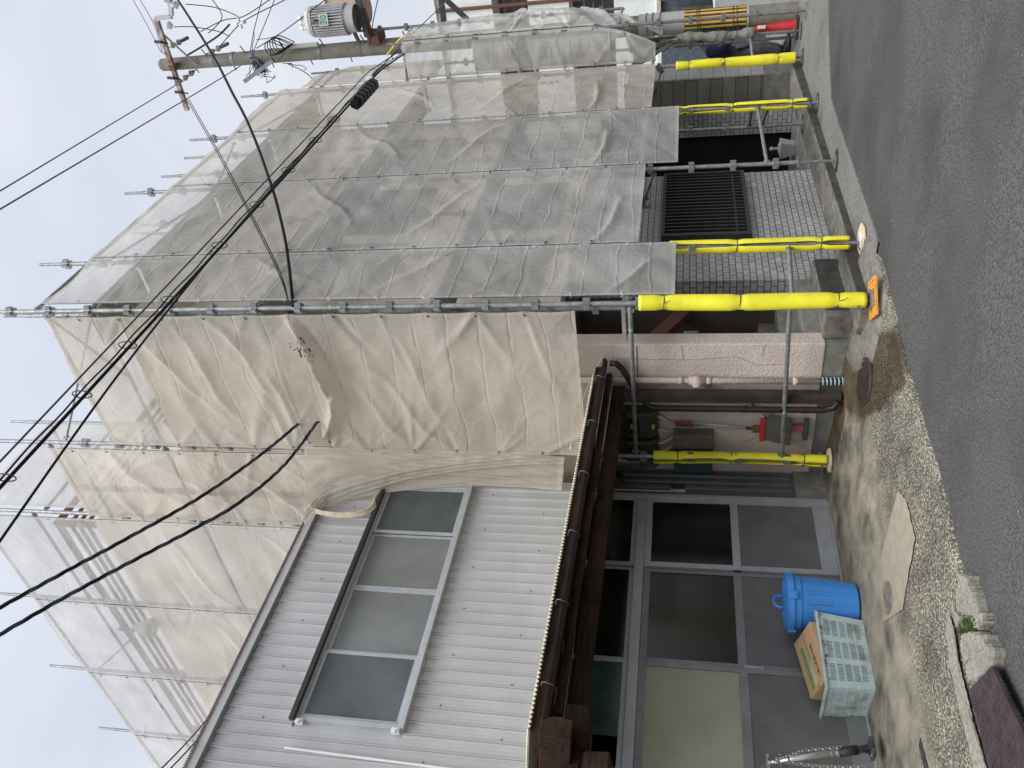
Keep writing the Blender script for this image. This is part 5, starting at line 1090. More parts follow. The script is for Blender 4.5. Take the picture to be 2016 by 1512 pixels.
va = math.atan2(-ty, -tx)+.06; c, s = math.cos(va), math.sin(va); pc = Vector((tx+(R_+.03)*c, ty+(R_+.03)*s, pz))
MB().obox(pc, (-s, c, 0), (c, s, 0), (0, 0, 1), .095, .004, .085).build('number_plate', mat('pale_green_plate', (.42, .52, .45), None, .6, 8), tr)
text_mesh('number', '30', mat('plate_digits', (.14, .24, .18), None, .6, 8), tr, pc+Vector((s*.075, -c*.075, -.05))*1.0+Vector((c*.007, s*.007, 0)), (-s, c, 0) if False else (s*-1, c, 0), (0, 0, 1), .15, .003, .004)
m = MB()
for k in range(3): a = va+.5-.6*k; m.lathe((tx+R_*.6*math.cos(a), ty+R_*.6*math.sin(a), tzt+.05), [(.03, 0), (.045, .03), (.03, .05), (.04, .08), (.02, .14), (.001, .15)], 12)
m.build('bushing', M['porc_white'], tr); MB().cyl((tx+R_*c, ty+R_*s, tzt-.12), (tx+(R_+.1)*c, ty+(R_+.1)*s, tzt-.15), .035, 12).build('side_bushing', M['porcelain'], tr)
t2_ = thing('transformer', 'rusty cream transformer tank behind the grey finned one', 'transformer', (14.75, 3.1, tzb))
MB().lathe((14.80, 3.12, 0), [(.001, tzb-.0), (.24, tzb), (.25, tzb+.05), (.25, tzt-.15), (.27, tzt-.12), (.2, tzt-.05), (.001, tzt-.03)], 30).build('tank', M['trafo_rust'], t2_)
bk = thing('transformer_bracket', 'grey steel beam and clamps that carry the transformers', 'bracket', (14.4, 3.2, tzb-.15))
MB().bar(UP(724, 72, 14.2), UP(704, -6, 14.2), .09, .09).build('beam', M['dark_steel'], bk); MB().bar((14.25, uy-.1, tzb-.18), (14.2, 3.0, tzb-.14), .07, .07).bar((14.3, uy-.15, tzb+.1), (14.2, 3.3, tzb+.12), .05, .05).box(14.2, 14.6, uy-.24, uy-.10, tzb-.3, tzb-.1).build('clamp', M['rust'], bk)
# pipe sleeve, coil of drop wire, hanging bracket
MB().cyl((ux-.12, uy-.16, tzt+.05), (ux-.12, uy-.16, tzt+.62), .04, 12).build('cable_conduit', M['gray_sheet'], up)
cl = thing('wire_coil', 'loops of black cable hung on the utility pole above the transformer', 'cable coil', tuple(UP(550, 90)))
m = MB()
for k in range(5):
    c0 = UP(541+k*4, 95-k*2, 14.15); ra = .17+.02*(k % 3); rb = .13
    m.ring([c0+Vector((.02*k, ra*math.cos(a)*.55+.04*math.sin(2*a), rb*1.4*math.sin(a))) for a in np.linspace(0, 6.28, 30)], .009, 5)
m.build('loops', M['cable'], cl, smooth=True)
gw = thing('wire_bundle', 'tangle of dark green drop wires on a steel bracket beside the utility pole', 'wires', tuple(UP(510, 135)))
MB().bar(UP(538, 118, 14.1), UP(482, 160, 14.1), .07, .07).build('bracket', M['galv_dark'], gw)
m = MB(); q = random.Random(5)
for k in range(30):
    c0 = UP(512+q.gauss(0, 5), 133+q.gauss(0, 4), 14.1)
    m.ring([c0+Vector((.03*q.random(), q.uniform(.05, .12)*math.cos(a+k), q.uniform(.05, .12)*math.sin(a+k*.7))) for a in np.linspace(0, 4.5, 10)], .006, 4)
m.build('tangle', M['cable_green'], gw)
m = MB(); q = random.Random(9)
for (x1, y1, x2, y2) in ((497, 118, 484, 150), (492, 128, 490, 152), (500, 112, 515, 140), (520, 150, 540, 148), (540, 148, 525, 163), (525, 163, 512, 152), (566, 125, 590, 128), (590, 128, 598, 138), (556, 125, 575, 133), (500, 60, 492, 118), (505, 78, 540, 72), (540, 72, 560, 100), (560, 100, 548, 118)):
    p1, p2 = UP(x1, y1, 14.1), UP(x2, y2, 14.1); mid = (p1+p2)/2+Vector((0, q.uniform(-.06, .06), q.uniform(-.10, .0))); m.ring([p1, (p1+mid)/2+Vector((0, 0, -.02)), mid, (p2+mid)/2+Vector((0, 0, -.02)), p2], .006, 5)
m.build('loose_wire', M['cable'], gw)
sp = thing('line_spacer', 'white cross shaped wire spacer between the pole-top lines', 'spacer', tuple(UP(472, 46)))
c0 = UP(472, 46, 14.0); m = MB()
for dY, dX in ((-12, -4), (2, -13), (10, 5), (-2, 12)): m.cyl(c0, UP(472+dX, 46+dY, 14.0), .022, 8)
m.build('arms', M['porc_white'], sp, smooth=True)

# ================================================================ wires
def wire(name, pts, r, mt, label, cat='wire', grp=None, n=24, sag=0, clips=0):
    pts = [Vector(tuple(p)) for p in pts]; out = []
    if len(pts) == 2:
        for k in range(n+1): t = k/n; p = pts[0].lerp(pts[1], t); out.append(p+Vector((0, 0, -sag*4*t*(1-t))))
    else:
        for i in range(len(pts)-1):
            p0 = pts[max(i-1, 0)]; p1, p2 = pts[i], pts[i+1]; p3 = pts[min(i+2, len(pts)-1)]
            for k in range(10):
                t = k/10; out.append(.5*((2*p1)+(-p0+p2)*t+(2*p0-5*p1+4*p2-p3)*t*t+(-p0+3*p1-3*p2+p3)*t**3))
        out.append(pts[-1])
    o = MB().ring(out, r, 8).build(name, M[mt] if isinstance(mt, str) else mt, smooth=True)
    return tag(o, label, cat, grp)
# street messenger: cable, steel wire above, second wire, rings
yb = 3.4
ct = thing('street_cable', 'thick black cable lashed to a steel messenger along the street in front of the sheets', 'cable', (8, yb, 6))
def linept(x, z0, sag=.06): t = (x+2)/16.4; return (x, yb+.25*max(0, (x-12)/2.4), z0-sag*4*t*(1-t))
xsx = np.linspace(-2, 14.3, 60)
MB().ring([linept(x, 6.05+.02) for x in xsx], .013, 10).build('cable', M['cable'], ct, smooth=True)
MB().ring([(p[0], p[1], p[2]+.03+.008*math.sin(p[0]*9)) for p in (linept(x, 6.05+.05) for x in np.linspace(-2, 14.3, 160))], .007, 7).build('cable', M['cable'], ct, smooth=True)
MB().ring([linept(x, 6.23, .03) for x in xsx], .008, 7).build('messenger', M['dark_steel'], ct, smooth=True)
for x in (3.35, 4.25, 4.9, 5.6, 6.6, 7.5, 8.4, 9.3, 10.0, 12.3):
    p = linept(x, 6.12); MB().ring([(p[0], p[1]+.035*math.sin(a), p[2]+.085*math.cos(a)-.02) for a in np.linspace(0, 6.28, 14)], .005, 5).build('hanger_ring', M['black'], ct)
wire('service_wire', [(-2, 2.9, 4.4), (2.81, 3.4, 5.68), (5.61, 3.4, 5.97), (9.08, 3.4, 6.06), (12.2, 3.42, 6.1), (14.3, 3.6, 6.3)], .009, 'cable', 'thin black wire just below the thick street cable')
cb = thing('splice_closure', 'black ribbed splice closure hanging on the street cable near the utility pole', 'closure', (11, 3.4, 5.95))
m = MB(); a_, b_ = Vector((10.55, 3.4, 5.95)), Vector((11.42, 3.4, 5.95)); m.ring([a_, a_+Vector((.04, 0, 0)), b_-Vector((.04, 0, 0)), b_], [.07, .095, .095, .07], 6)
m.build('case', M['cable'], cb, bevel=.01); m = MB()
for k in range(6): x = 10.64+k*.13; m.ring([(x, 3.4, 5.95), (x+.05, 3.4, 5.95)], [.097, .097], 6)
m.build('bands', M['dark_steel'], cb); MB().obox((11.36, 3.31, 5.98), (1, 0, 0), (0, 1, 0), (0, 0, 1), .03, .02, .05).build('label', M['white'], cb)
# heavy cable from the corner pole up and out over the street
cp0 = Vector((XS-.02, 4.0, 5.37))
def vplane(X, Y, p0, p1):     # photo point on the upright plane through two ground points
    n = Vector((-(p1[1]-p0[1]), p1[0]-p0[0])); d = ray(X, Y); t = (n.x*p0[0]+n.y*p0[1])/(n.x*d[0]+n.y*d[1]); return Vector(tuple(CAM+d*t))
e0, e1 = (XS-.02, 3.93), (12.2, 2.2)
wire('heavy_cable', [cp0]+[vplane(X, Y, e0, e1) for X, Y in ((569, 525), (561, 470), (549, 417), (539, 380), (528, 347), (511, 298), (493, 253), (476, 217), (458, 184), (435, 138), (410, 94), (380, 46), (350, 0), (305, -65))], .017, 'cable', 'heavy black cable sagging from the corner pole up past the utility pole top')
for k, dd in enumerate((0, 4)):
    e1b = (14.1, 3.70); wire('drop_wire', [cp0+Vector((0, -.08, .03))]+[vplane(X+dd, Y, e0, e1b) for X, Y in ((543, 525), (480, 400), (430, 305), (368, 196))], .0065, 'cable', ('upper' if k == 0 else 'lower')+' thin wire of the pair from the corner pole to the crossarm', grp='thin pair to the crossarm')
    wire('line_wire', [UP(318+dd*.5, 104, 14.2)]+[Vector(tuple(at(X+dd*3.5, Y, 'y', yy))) for X, Y, yy in ((290, 50, 3.0), (262, 0, 2.6), (240, -40, 2.3))], .0065, 'cable_purple', ('upper' if k == 0 else 'lower')+' thin purple wire leaving the crossarm over the street', grp='purple wires leaving the crossarm')
wire('line_wire', [UP(344, 169, 14.1), Vector(tuple(at(0, 376, 'y', 3.1))), Vector(tuple(at(-260, 530, 'y', 2.9)))], .009, 'cable_purple', 'left of the two long purple lines running to the upper left sky', n=2)
wire('line_wire', [UP(500, 108, 14.1), UP(440, 151, 14.0), Vector(tuple(at(0, 412, 'y', 2.9))), Vector(tuple(at(-260, 565, 'y', 2.6)))], .009, 'cable_purple', 'right of the two long purple lines running to the upper left sky')
for k, (pts, mt, lab) in enumerate(((((432, 92), (470, 50), (500, 30), (560, 0), (600, -25)), 'cable', 'wire from the upper strain insulator through the spacer'), (((395, 62), (440, 40), (480, 32), (530, 0), (560, -20)), 'cable', 'wire over the spacer toward the top edge'), (((492, 105), (500, 60), (515, 0), (520, -30)), 'cable_navy', 'left blue wire rising from the utility pole'), (((497, 105), (520, 50), (540, 0), (550, -30)), 'cable_navy', 'right blue wire rising from the utility pole'), (((505, 95), (560, 60), (620, 15), (660, -15)), 'cable', 'thin wire from the pole passing above the transformer'), (((365, 8), (420, 14), (460, 28), (470, 36)), 'cable', 'curved jumper from the bent bracket to the spacer'), (((343, 53), (380, 53), (430, 62), (452, 72)), 'cable', 'curved jumper from the white pin insulator to the strain clamp'), (((415, -5), (437, 30), (425, 52), (410, 65)), 'cable', 'curved jumper dropping from the top edge'), (((370, 108), (400, 90), (430, 70), (452, 48)), 'cable', 'black insulated bar from the pole to the spacer'), (((565, 125), (600, 142), (625, 165), (640, 178)), 'cable_navy', 'blue wire from the pole to the high sheet'), (((728, 90), (735, 40), (745, -5)), 'cable', 'thin wire rising beside the transformer beam'), (((775, 100), (840, 40), (885, -5)), 'cable_purple', 'thin wire running to the white balconies'))):
    wire('pole_wire', [UP(X, Y, 14.0) for X, Y in pts], .008 if k != 8 else .016, mt, lab, grp='wires at the utility pole')
wire('guard_cable', [UP(762, 108, 14.1), UP(790, 75, 14.0), UP(815, 65, 13.9)], .016, M['tyellow'], 'black and yellow guarded cable at the top of the projecting bay', 'cable')
# twisted service drops through the torn opening
s0 = Vector((XN-.03, 5.55, 5.5))
for k, (pts, lab) in enumerate((([(598, 832), (520, 890), (400, 975), (250, 1060), (120, 1130), (0, 1196), (-120, 1262)], 'upper twisted blue green service cable through the torn opening'), ([(622, 838), (560, 915), (470, 990), (380, 1042), (250, 1110), (120, 1180), (0, 1249), (-120, 1320)], 'lower twisted blue green service cable through the torn opening'))):
    e1c = (2.6, 4.4) if k == 0 else (2.5, 4.5); P_ = [vplane(X, Y, (XN-.03, 5.5), e1c) for X, Y in pts]; P_[0] = P_[0]+Vector((.12, 0, 0))
    ctr = []
    for i in range(len(P_)-1):
        p0 = P_[max(i-1, 0)]; p1, p2 = P_[i], P_[i+1]; p3 = P_[min(i+2, len(P_)-1)]
        for q_ in range(24): t = q_/24; ctr.append(.5*((2*p1)+(-p0+p2)*t+(2*p0-5*p1+4*p2-p3)*t*t+(-p0+3*p1-3*p2+p3)*t**3))
    th = thing('service_cable', lab, 'cable', tuple(P_[0]), 'service cables'); acc = 0
    for w, mt in ((0, 'cable_green'), (2.1, 'cable_navy'), (4.2, 'cable')):
        out = []; acc = 0
        for i, p in enumerate(ctr):
            d = (ctr[min(i+1, len(ctr)-1)]-ctr[max(i-1, 0)]).normalized(); a = d.cross(Vector((0, 0, 1))).normalized(); b = a.cross(d); acc += (ctr[i]-ctr[i-1]).length if i else 0
            out.append(p+(a*math.cos(acc*14+w)+b*math.sin(acc*14+w))*.0085)
        MB().ring(out, .0092, 7).build('strand', M[mt], th, smooth=True)
m = MB(); q = random.Random(3)
for k in range(6):
    a = Vector((XS+.1, 5.46+.02*k, 5.60)); m.ring([a, a+Vector((-.05, .05, -.06-.01*k)), a+Vector((-.06, .16+.03*k, -.10-.01*k)), a+Vector((0, .34, -.06))], .008, 6)
single(m.build('cable_ends', M['cable'], smooth=True), 'loose black cables visible inside the torn opening of the beige sheet', 'cable')
for k, (a, b, lab) in enumerate((((430, 1385), (300, 1530), 'upper'), ((436, 1393), (318, 1530), 'lower'))):
    wire('roof_wire', [tuple(at(*a, 'y', 7.2)), tuple(at(*b, 'y', 5.6))], .006, 'cable', lab+' thin wavy wire leaving the grey roof on the left', sag=.03)
wire('canopy_wire', [(6.35, 5.75, 2.75), (6.5, 5.4, 2.66), (6.6, 5.0, 2.50), (6.62, 4.75, 2.38)], .006, 'white_cord', 'thin white wire dangling from the sheet foot over the gutter end')
# ================================================================ blue bin
bx, by = 4.73, 5.98; bz = gz(bx, by)+.004
bn = thing('rubbish_bin', 'blue ribbed plastic bin with a handled lid before the sliding doors', 'bin', (bx, by, bz))
H_ = .55; prof = [(.001, .0), (.168, .0), (.178, .012), (.212, H_-.10), (.222, H_-.09), (.226, H_-.02), (.218, H_)]
MB().lathe((bx, by, bz), prof, 48).build('body', M['blue'], bn, smooth=False)
m = MB()
for k in range(14):
    a = 2*math.pi*k/14; c, s = math.cos(a), math.sin(a); r0, r1 = .177, .211
    for da in (-.075, .075):
        c2, s2 = math.cos(a+da), math.sin(a+da); m.bar((bx+(r0+.001)*c2, by+(r0+.001)*s2, bz+.03), (bx+(r1+.000)*c2, by+(r1+.000)*s2, bz+H_-.13), .006, .008, up=(c2, s2, 0))
m.build('rib', M['blue'], bn)
ld = MB().lathe((bx, by, bz+H_), [(.236, -.035), (.242, -.03), (.240, .012), (.225, .022), (.215, .012), (.19, .018), (.12, .035), (.001, .040)], 48)
ld = ld.build('lid', M['blue'], bn, smooth=False)
m = MB()
for k in range(12):
    a = 2*math.pi*k/12; c, s = math.cos(a), math.sin(a); m.bar((bx+.09*c, by+.09*s, bz+H_+.041), (bx+.185*c, by+.185*s, bz+H_+.021), .012, .008)
m.build('lid_rib', M['blue'], ld)
m = MB(); hd = [(bx+.0+(.062*math.cos(a)), by, bz+H_+.03+.085*math.sin(a)**.6 if math.sin(a) > 0 else bz+H_+.03) for a in np.linspace(math.pi, 0, 16)]
m.ring(hd, .013, 10).build('handle', M['blue'], ld, smooth=True)
for a in (-2.0, 1.14, -.45, 2.7): c, s = math.cos(a), math.sin(a); MB().obox((bx+.243*c, by+.243*s, bz+H_-.02), (c, s, 0), (-s, c, 0), (0, 0, 1), .014, .032, .032).build('lid_clip', M['blue'], bn, bevel=.005)
m = MB(); a0 = math.atan2(-by, -bx)-.05; q = random.Random(2)
pts = []
for k in range(46):
    a = a0+.02*math.sin(k*1.9)+.012*math.sin(k*.7); z = .40-.0042*k; r = .1785+(z-.012)/(H_-.11)*.034+.002; pts.append((bx+r*math.cos(a), by+r*math.sin(a), bz+z))
m.ring(pts, .0016, 4).build('handwriting', M['dark_steel'], bn)
# ================================================================ pale crate with a cardboard box
def gpt(X, Y): x, y = gp_(X, Y, .12); return Vector((x, y, gz(x, y)))
cr0, cr1, cr2 = gpt(1697, 1222), gpt(1722, 1357), gpt(1712, 1424)     # front right, front left, rear left feet
print('crate', cr0, cr1, cr2)
ax = (cr0-cr1); ax.z = 0; Lx = min(.80, ax.length); ax.normalize(); ay = Vector((-ax.y, ax.x, 0))
if ay.y < 0: ay = -ay
Ly = .42; c0 = cr1.copy(); c0.z = gz(c0.x, c0.y)-.0; hC = .36
ck = thing('harvest_crate', 'pale mint plastic harvest crate with grimy slots beside the blue bin', 'crate', tuple(c0))
def CP(u, v, w, flare=.035):     # u along ax, v along ay, w up; walls flare outwards
    f = flare*w/hC; return c0+ax*(u*(Lx+2*f)-f)+ay*(v*(Ly+2*f)-f)+Vector((0, 0, w))
def crate_wall(p00, p10, p11, p01, cols, rows, nsl):
    """wall as a perforated sheet: quad between four corners, cut into bars"""
    m = MB(); nrm = (p10-p00).cross(p01-p00).normalized()*.0028
    P = lambda s, t: p00.lerp(p10, s).lerp(p01.lerp(p11, s), t)
    def patch(s0, s1, t0, t1, th=1):
        q = [P(s0, t0), P(s1, t0), P(s1, t1), P(s0, t1)]; m.prism([v-nrm*th for v in q], nrm*2*th)
    ms, mt_ = .05, .10; cw = (1-2*ms)/cols; rh = (1-.08-mt_)/rows; gap = .22
    patch(0, ms, 0, 1); patch(1-ms, 1, 0, 1); patch(ms, 1-ms, 0, .08); patch(ms, 1-ms, 1-mt_, 1)
    for i in range(cols):
        s0 = ms+cw*i; patch(s0, s0+cw*gap/2, .08, 1-mt_); patch(s0+cw*(1-gap/2), s0+cw, .08, 1-mt_)
        a, b = s0+cw*gap/2, s0+cw*(1-gap/2)
        for j in range(rows):
            t0 = .08+rh*j; patch(a, b, t0, t0+rh*.13); patch(a, b, t0+rh*.87, t0+rh)
            for k in range(nsl+1): w = (b-a)/(nsl*2+1); s_ = a+(2*k)*w; patch(s_, s_+w, t0+rh*.13, t0+rh*.87, .8)
    return m
W4 = [((0, 0), (1, 0), 3, 12), ((1, 0), (1, 1), 2, 9), ((1, 1), (0, 1), 3, 12), ((0, 1), (0, 0), 2, 9)]
for (a, b), (c, d), cols, nsl in W4:
    crate_wall(CP(a, b, .0), CP(c, d, .0), CP(c, d, hC), CP(a, b, hC), cols, 5, nsl).build('slotted_wall', M['mint'], ck)
MB().prism([CP(0, 0, .004), CP(1, 0, .004), CP(1, 1, .004), CP(0, 1, .004)], (0, 0, .006)).build('base', M['mint'], ck)
m = MB(); cs = [CP(0, 0, hC), CP(1, 0, hC), CP(1, 1, hC), CP(0, 1, hC)]
for i in range(4): m.bar(cs[i], cs[(i+1) % 4], .035, .022)
m.build('rim', M['mint'], ck, bevel=.006)
m = MB()
for k in range(14):
    i = rnd.choice((0, 0, 3)); p = cs[i].lerp(cs[(i+1) % 4], rnd.random()); m.sphere(p+Vector((rnd.uniform(-.015, .015), -.012, rnd.uniform(-.03, -.008))), rnd.uniform(.004, .010), 6)
m.build('dirt_clod', M['rust'], ck); bpy.data.objects['dirt_clod']['kind'] = 'stuff'
# carton, tilted inside
cb2 = thing('carton', 'brown cardboard carton with green print lying tilted in the pale crate', 'carton', tuple(CP(.5, .5, .3)))
o_ = CP(.16, .08, .185); e1 = (ax*.95+Vector((0, 0, .16))).normalized(); e2 = (ay*.9+Vector((0, 0, .30))).normalized(); e2 = (e2-e1*e2.dot(e1)).normalized(); e3 = e1.cross(e2)
if e3.z < 0: e3 = -e3
cw, cd_, chh = .50, .33, .16
MB().obox(o_+e1*cw/2+e2*cd_/2+e3*chh/2, e1, e2, e3, cw/2, cd_/2, chh/2).build('box', M['card'], cb2, bevel=.004)
top = o_+e3*(chh+.001)
def on_top(u0, u1, v0, v1, mt, nm, lift=.0008): MB().obox(top+e1*(u0+u1)/2+e2*(v0+v1)/2+e3*lift, e1, e2, e3, (u1-u0)/2, (v1-v0)/2, .0006).build(nm, mt, cb2)
on_top(.03, .40, .22, .245, M['green_ink'], 'green_stripe'); on_top(.03, .40, .255, .262, M['green_ink'], 'green_stripe'); on_top(.04, .25, .15, .20, M['cream'], 'pale_panel'); on_top(.0, cw, .160, .164, M['ink'], 'flap_seam', .0002)
mk = MB(); qq = random.Random(4)
for k in range(13):
    u = .07+k*.022; mk.obox(top+e1*u+e2*(.10+qq.uniform(-.004, .004))+e3*.0008, e1, e2, e3, qq.uniform(.004, .009), qq.uniform(.006, .016), .0006)
mk.build('print', M['ink'], cb2)
fr = o_-e2*.001; 
text_mesh('print', 'M', M['ink'], cb2, fr+e1*.34+e3*.05, e1, e3, .07, .001)
MB().obox(fr+e1*.11+e3*.08, e1, e2, e3, .08, .0008, .04).build('green_print', M['green_ink'], cb2)
# ================================================================ chained bollard
bo = thing('bollard', 'stainless steel folding bollard with a black band and a chain in the lower left corner', 'bollard', tuple(at(1722, 1472, 'y', 6.0)))
pb0, pb1 = Vector(tuple(at(1712, 1473, 'y', 6.0))), Vector(tuple(at(1512, 1500, 'y', 6.0)))
d = (pb1-pb0)
MB().cyl(pb0, pb1, .028, 18).build('post', M['stain_steel'], bo, smooth=True)
MB().cyl(pb0+d*.12, pb0+d*.30, .034, 18).build('black_band', M['black'], bo, smooth=True)
MB().cyl(pb0+d*.31, pb0+d*.335, .033, 16).cyl(pb0+d*.37, pb0+d*.39, .033, 16).cyl(pb0+d*.80, pb0+d*.815, .033, 16).cyl(pb0+d*.9, pb0+d*.93, .034, 16).bar(pb0+d*1.0-Vector((.06, 0, 0)), pb0+d*1.0+Vector((.06, 0, 0)), .012, .02).bar(pb0+d*.88-Vector((.05, 0, 0)), pb0+d*.88+Vector((.05, 0, 0)), .01, .014).build('collar', M['stain_steel'], bo, bevel=.002)
MB().box(pb0.x-.07, pb0.x+.07, pb0.y-.05, pb0.y+.05, pb0.z-.03, pb0.z+.0).cyl(pb0-Vector((.0, .06, 0)), pb0+Vector((0, .06, 0)), .02, 10).build('foot', M['dark_steel'], bo, bevel=.004)
def chain(pts, lab):
    m = MB(); tot = []; P = [Vector(p) for p in pts]; out = []
    for i in range(len(P)-1):
        n = max(2, int((P[i+1]-P[i]).length/.024))
        for k in range(n): out.append(P[i].lerp(P[i+1], k/n))
    for i in range(len(out)-1):
        a, b = out[i], out[i+1]; dd = (b-a).normalized(); s1 = dd.cross(Vector((0, 1, 0)) if i % 2 else Vector((1, .3, .2))).normalized(); c = (a+b)/2
        m.ring([c+dd*.017*math.cos(t)+s1*.009*math.sin(t) for t in np.linspace(0, 6.283, 11)], .0026, 5, cap=False)
    return m
Y6 = lambda X, Y, y=5.95: Vector(tuple(at(X, Y, 'y', y)))
chain([Y6(1500, 1512), Y6(1530, 1495), Y6(1580, 1478), Y6(1620, 1474), Y6(1662, 1470)], '').build('chain', M['stain_steel'], bo)
chain([Y6(1545, 1500), Y6(1600, 1508), Y6(1660, 1510), Y6(1705, 1508), Y6(1716, 1495), Y6(1720, 1470)], '').build('chain', M['stain_steel'], bo)
# ================================================================ traffic cone and worker
cx, cy, cz = 14.25, 3.83, -.13
cn = thing('traffic_cone', 'red traffic cone with a white mark in front of the worker', 'traffic cone', (cx, cy, cz))
MB().lathe((cx, cy, cz), [(.115, .03), (.11, .06), (.035, .70), (.03, .72), (.001, .72)], 24).build('cone', M['red'], cn, smooth=True)
MB().box(cx-.17, cx+.17, cy-.17, cy+.17, cz, cz+.04).build('base', M['black'], cn, bevel=.012)
MB().bar((cx-.095, cy-.045, cz+.50), (cx-.075, cy-.045, cz+.62), .05, .012).build('white_mark', M['white'], cn)
def skin_obj(name, pts, edges, radii, mt, parent, root=0, sub=2):
    off = OFF[parent.name]; me = bpy.data.meshes.new(name); me.from_pydata([(p[0]-off[0], p[1]-off[1], p[2]-off[2]) for p in pts], edges, []); me.materials.append(mt)
    o = bpy.data.objects.new(name, me); COL.objects.link(o); o.parent = parent; OFF[o.name] = off
    o.modifiers.new('skin', 'SKIN'); 
    for i, r in enumerate(radii):
        sv = me.skin_vertices[0].data[i]; sv.radius = (r, r) if not isinstance(r, tuple) else r; sv.use_root = (i == root)
    s = o.modifiers.new('sub', 'SUBSURF'); s.levels = sub; s.render_levels = sub
    me.polygons.foreach_set('use_smooth', [True]*len(me.polygons)); return o
PX, PY, PZ = 15.12, 4.38, -.15
pn = thing('person', 'worker in navy jacket, grey trousers and grey cap bending forward by the utility pole', 'person', (PX, PY, PZ))
def W_(dx, dy, dz): return (PX+dx, PY+dy, PZ+dz)
# faces the street side (-y) and slightly left, bending; body as one continuous mesh
bp = [W_(0, .10, .88), W_(0, .06, 1.05), W_(0, -.02, 1.24), W_(0, -.08, 1.38), W_(0, -.13, 1.47), W_(-.01, -.19, 1.56),
      W_(-.10, .09, .84), W_(-.12, -.02, .48), W_(-.12, .06, .10), W_(-.12, -.08, .05), W_(.10, .09, .84), W_(.12, -.02, .48), W_(.12, .06, .10), W_(.12, -.08, .05),
      W_(-.17, -.07, 1.36), W_(-.25, -.12, 1.10), W_(-.20, -.30, .93), W_(.17, -.07, 1.36), W_(.25, -.10, 1.10), W_(.12, -.32, .95)]
be = [(0, 1), (1, 2), (2, 3), (3, 4), (4, 5), (0, 6), (6, 7), (7, 8), (8, 9), (0, 10), (10, 11), (11, 12), (12, 13), (3, 14), (14, 15), (15, 16), (3, 17), (17, 18), (18, 19)]
brd = [.14, .135, .15, .14, .055, .06, .09, .068, .05, .045, .09, .068, .05, .045, .075, .052, .036, .075, .052, .036]
skin_obj('body', bp, be, brd, M['dcloth'], pn)
skin_obj('trousers', [bp[0], bp[6], bp[7], (bp[8][0], bp[8][1], bp[8][2]+.05), bp[10], bp[11], (bp[12][0], bp[12][1], bp[12][2]+.05)], [(0, 1), (1, 2), (2, 3), (0, 4), (4, 5), (5, 6)], [.155, .10, .082, .075, .10, .082, .075], M['gcloth'], pn)
skin_obj('jacket', [bp[1], bp[2], bp[3], bp[14], bp[15], (bp[16][0]*.7+bp[15][0]*.3, bp[16][1]*.7+bp[15][1]*.3, bp[16][2]*.7+bp[15][2]*.3), bp[17], bp[18], (bp[19][0]*.7+bp[18][0]*.3, bp[19][1]*.7+bp[18][1]*.3, bp[19][2]*.7+bp[18][2]*.3), bp[0]], [(0, 1), (1, 2), (2, 3), (3, 4), (4, 5), (2, 6), (6, 7), (7, 8), (0, 9)], [.15, .165, .155, .09, .065, .05, .09, .065, .05, .16], M['navy'], pn)
hx_ = W_(-.02, -.23, 1.64)
hd_ = MB().lathe(hx_, [(.001, -.12), (.04, -.115), (.065, -.07), (.078, -.01), (.080, .04), (.07, .09), (.001, .12)], 20).sphere((hx_[0]-.02, hx_[1]-.09, hx_[2]-.01), .018, 8).sphere((hx_[0]-.08, hx_[1], hx_[2]), .02, 8).sphere((hx_[0]+.08, hx_[1], hx_[2]), .02, 8)
hd_.build('head', M['skin'], pn, smooth=True)
m = MB()
for e in (-.03, .03): m.sphere((hx_[0]-.012+e, hx_[1]-.072, hx_[2]+.015), .009, 8)
m.box(hx_[0]-.035, hx_[0]+.015, hx_[1]-.072, hx_[1]-.060, hx_[2]-.062, hx_[2]-.055).build('eyes_and_mouth', M['hair'], pn)
MB().lathe(hx_, [(.083, .0), (.084, .05), (.06, .03)], 18).build('hair', M['hair'], pn)
MB().lathe(hx_, [(.088, .035), (.090, .07), (.07, .12), (.001, .14)], 20).prism([(hx_[0]-.07, hx_[1]-.06, hx_[2]+.035), (hx_[0]+.05, hx_[1]-.06, hx_[2]+.035), (hx_[0]+.03, hx_[1]-.17, hx_[2]+.02), (hx_[0]-.05, hx_[1]-.17, hx_[2]+.02)], (0, 0, .01)).build('cap', M['gcloth'], pn, smooth=False)
for k, (wp, el) in enumerate(((bp[16], bp[15]), (bp[19], bp[18]))):
    w0 = Vector(wp); d = (w0-Vector(el)).normalized(); sd_ = d.cross(Vector((0, 0, 1))).normalized(); dn = sd_.cross(d)
    pts = [tuple(w0-d*.02), tuple(w0+d*.04), tuple(w0+d*.08)]; eg = [(0, 1), (1, 2)]; rr = [.026, (.038), .036]
    for f, (off_, ln) in enumerate(((-.030, .060), (-.010, .070), (.010, .066), (.030, .052))):
        b = w0+d*.09+sd_*off_; i = len(pts); pts += [tuple(b), tuple(b+d*ln*.5-dn*.008), tuple(b+d*ln*.8-dn*.03)]; eg += [(2, i), (i, i+1), (i+1, i+2)]; rr += [.010, .0095, .008]
    i = len(pts); tb = w0+d*.03+sd_*(.036 if k else -.036); pts += [tuple(tb), tuple(tb+d*.04+sd_*(.02 if k else -.02)-dn*.01)]; eg += [(1, i), (i, i+1)]; rr += [.012, .009]
    skin_obj('hand', pts, eg, rr, M['skin'], pn, sub=1)
for e in (-.12, .12): MB().ring([W_(e, .10, .045), W_(e, .0, .05), W_(e, -.12, .04), W_(e, -.17, .035)], [.045, .05, .045, .028], 12).build('shoe', M['black'], pn, smooth=True)
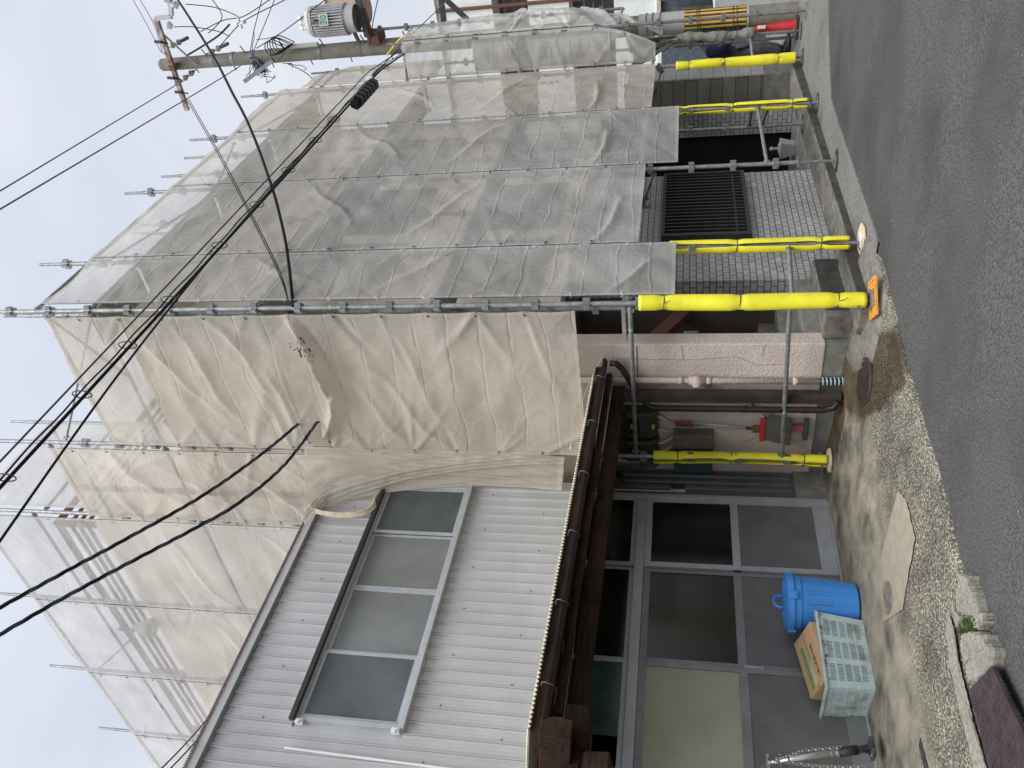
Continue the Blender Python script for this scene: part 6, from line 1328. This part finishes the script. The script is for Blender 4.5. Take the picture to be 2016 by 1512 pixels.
# ================================================================ buildings beyond the right end
wb = thing('white_apartments', 'white apartment building with stacked balconies beyond the utility pole', 'building', (24, 5, 0))
zt_ = 8.6
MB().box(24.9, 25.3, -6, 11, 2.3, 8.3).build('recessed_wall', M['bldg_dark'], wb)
for k, (z0, z1) in enumerate(((6.85, 8.45), (4.72, 5.85), (2.35, 3.5))):
    MB().box(24, 24.12, -6, 11, z0, z1).box(24.12, 25.0, -6, 11, z0, z0+.15).build('balcony_front', M['bldg_white'], wb)
MB().box(23.9, 25.3, -6, 11, 8.45, 8.6).build('roof', M['bldg_white'], wb)
for y in (-5, -1.5, 2, 5.3, 8.5): MB().cyl((23.95, y, 2.3), (23.95, y, 8.5), .05, 8).build('rain_pipe', M['rust'], wb)
for z in (4.1, 6.3):
    for k in range(3): MB().cyl((24.05, -6, z+.25*k-.3), (24.05, 11, z+.25*k-.3), .02, 6).build('railing', M['dark_steel'], wb)
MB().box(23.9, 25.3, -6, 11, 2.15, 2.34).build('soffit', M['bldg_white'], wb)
yb_ = thing('yellow_building', 'pale yellow building with a red stair railing behind the white balconies', 'building', (27, 5, 0))
MB().box(26.5, 33, 5.2, 5.9, 0, 9.3).build('wall', M['bldg_yellow'], yb_)
m = MB()
for k in range(4): m.bar((25.9, 4.0, 8.6+.4*k), (25.9, 8.5, 6.4+.4*k), .04, .05)
m.build('stair_railing', M['rust'], yb_)
fr_ = thing('steel_frame', 'dark blue grey steel frame with a diagonal brace above the projecting bay', 'steel frame', (16, 3.9, 5))
MB().bar(UP(868, -6, 16), UP(874, 42, 16), .09, .09).bar(UP(870, -8, 16), UP(922, 40, 16), .08, .08).build('member', M['dark_steel'], fr_)
sl_ = thing('slate_building', 'slate blue ground floor shop wall beyond the worker', 'building', (22, 5, 0))
MB().box(22, 30, 4.9, 12, -.5, 2.2).build('wall', M['bluegray'], sl_)
MB().box(21.95, 22.0, 5.25, 5.6, .0, 1.9).build('door', M['bldg_dark'], sl_); MB().box(21.9, 22.0, 4.8, 4.9, -.5, 2.3).build('red_pipe', M['rust'], sl_)
MB().box(21.97, 21.995, 6.0, 6.2, 1.75, 2.0).build('poster', M['red'], sl_); MB().box(21.9, 22.0, 4.9, 6.2, 2.2, 2.3).build('awning_edge', M['cream'], sl_)
lw_ = thing('low_building', 'grey low wall and shutters filling the right edge behind the striped pole', 'building', (20, 3, 0))
MB().box(19.0, 26, -4, 4.85, -.5, 1.0).build('wall', M['gray_sheet'], lw_); MB().box(18.95, 19.0, 2.0, 4.0, .0, .9).build('shutter', M['white'], lw_)
MB().box(21.0, 26, -4, 4.85, 1.0, 2.2).build('upper_wall', M['bluegray'], lw_)
MB().box(16.0, 16.2, 4.7, 9, -.3, .5).build('kerb_wall', M['concrete'], lw_)
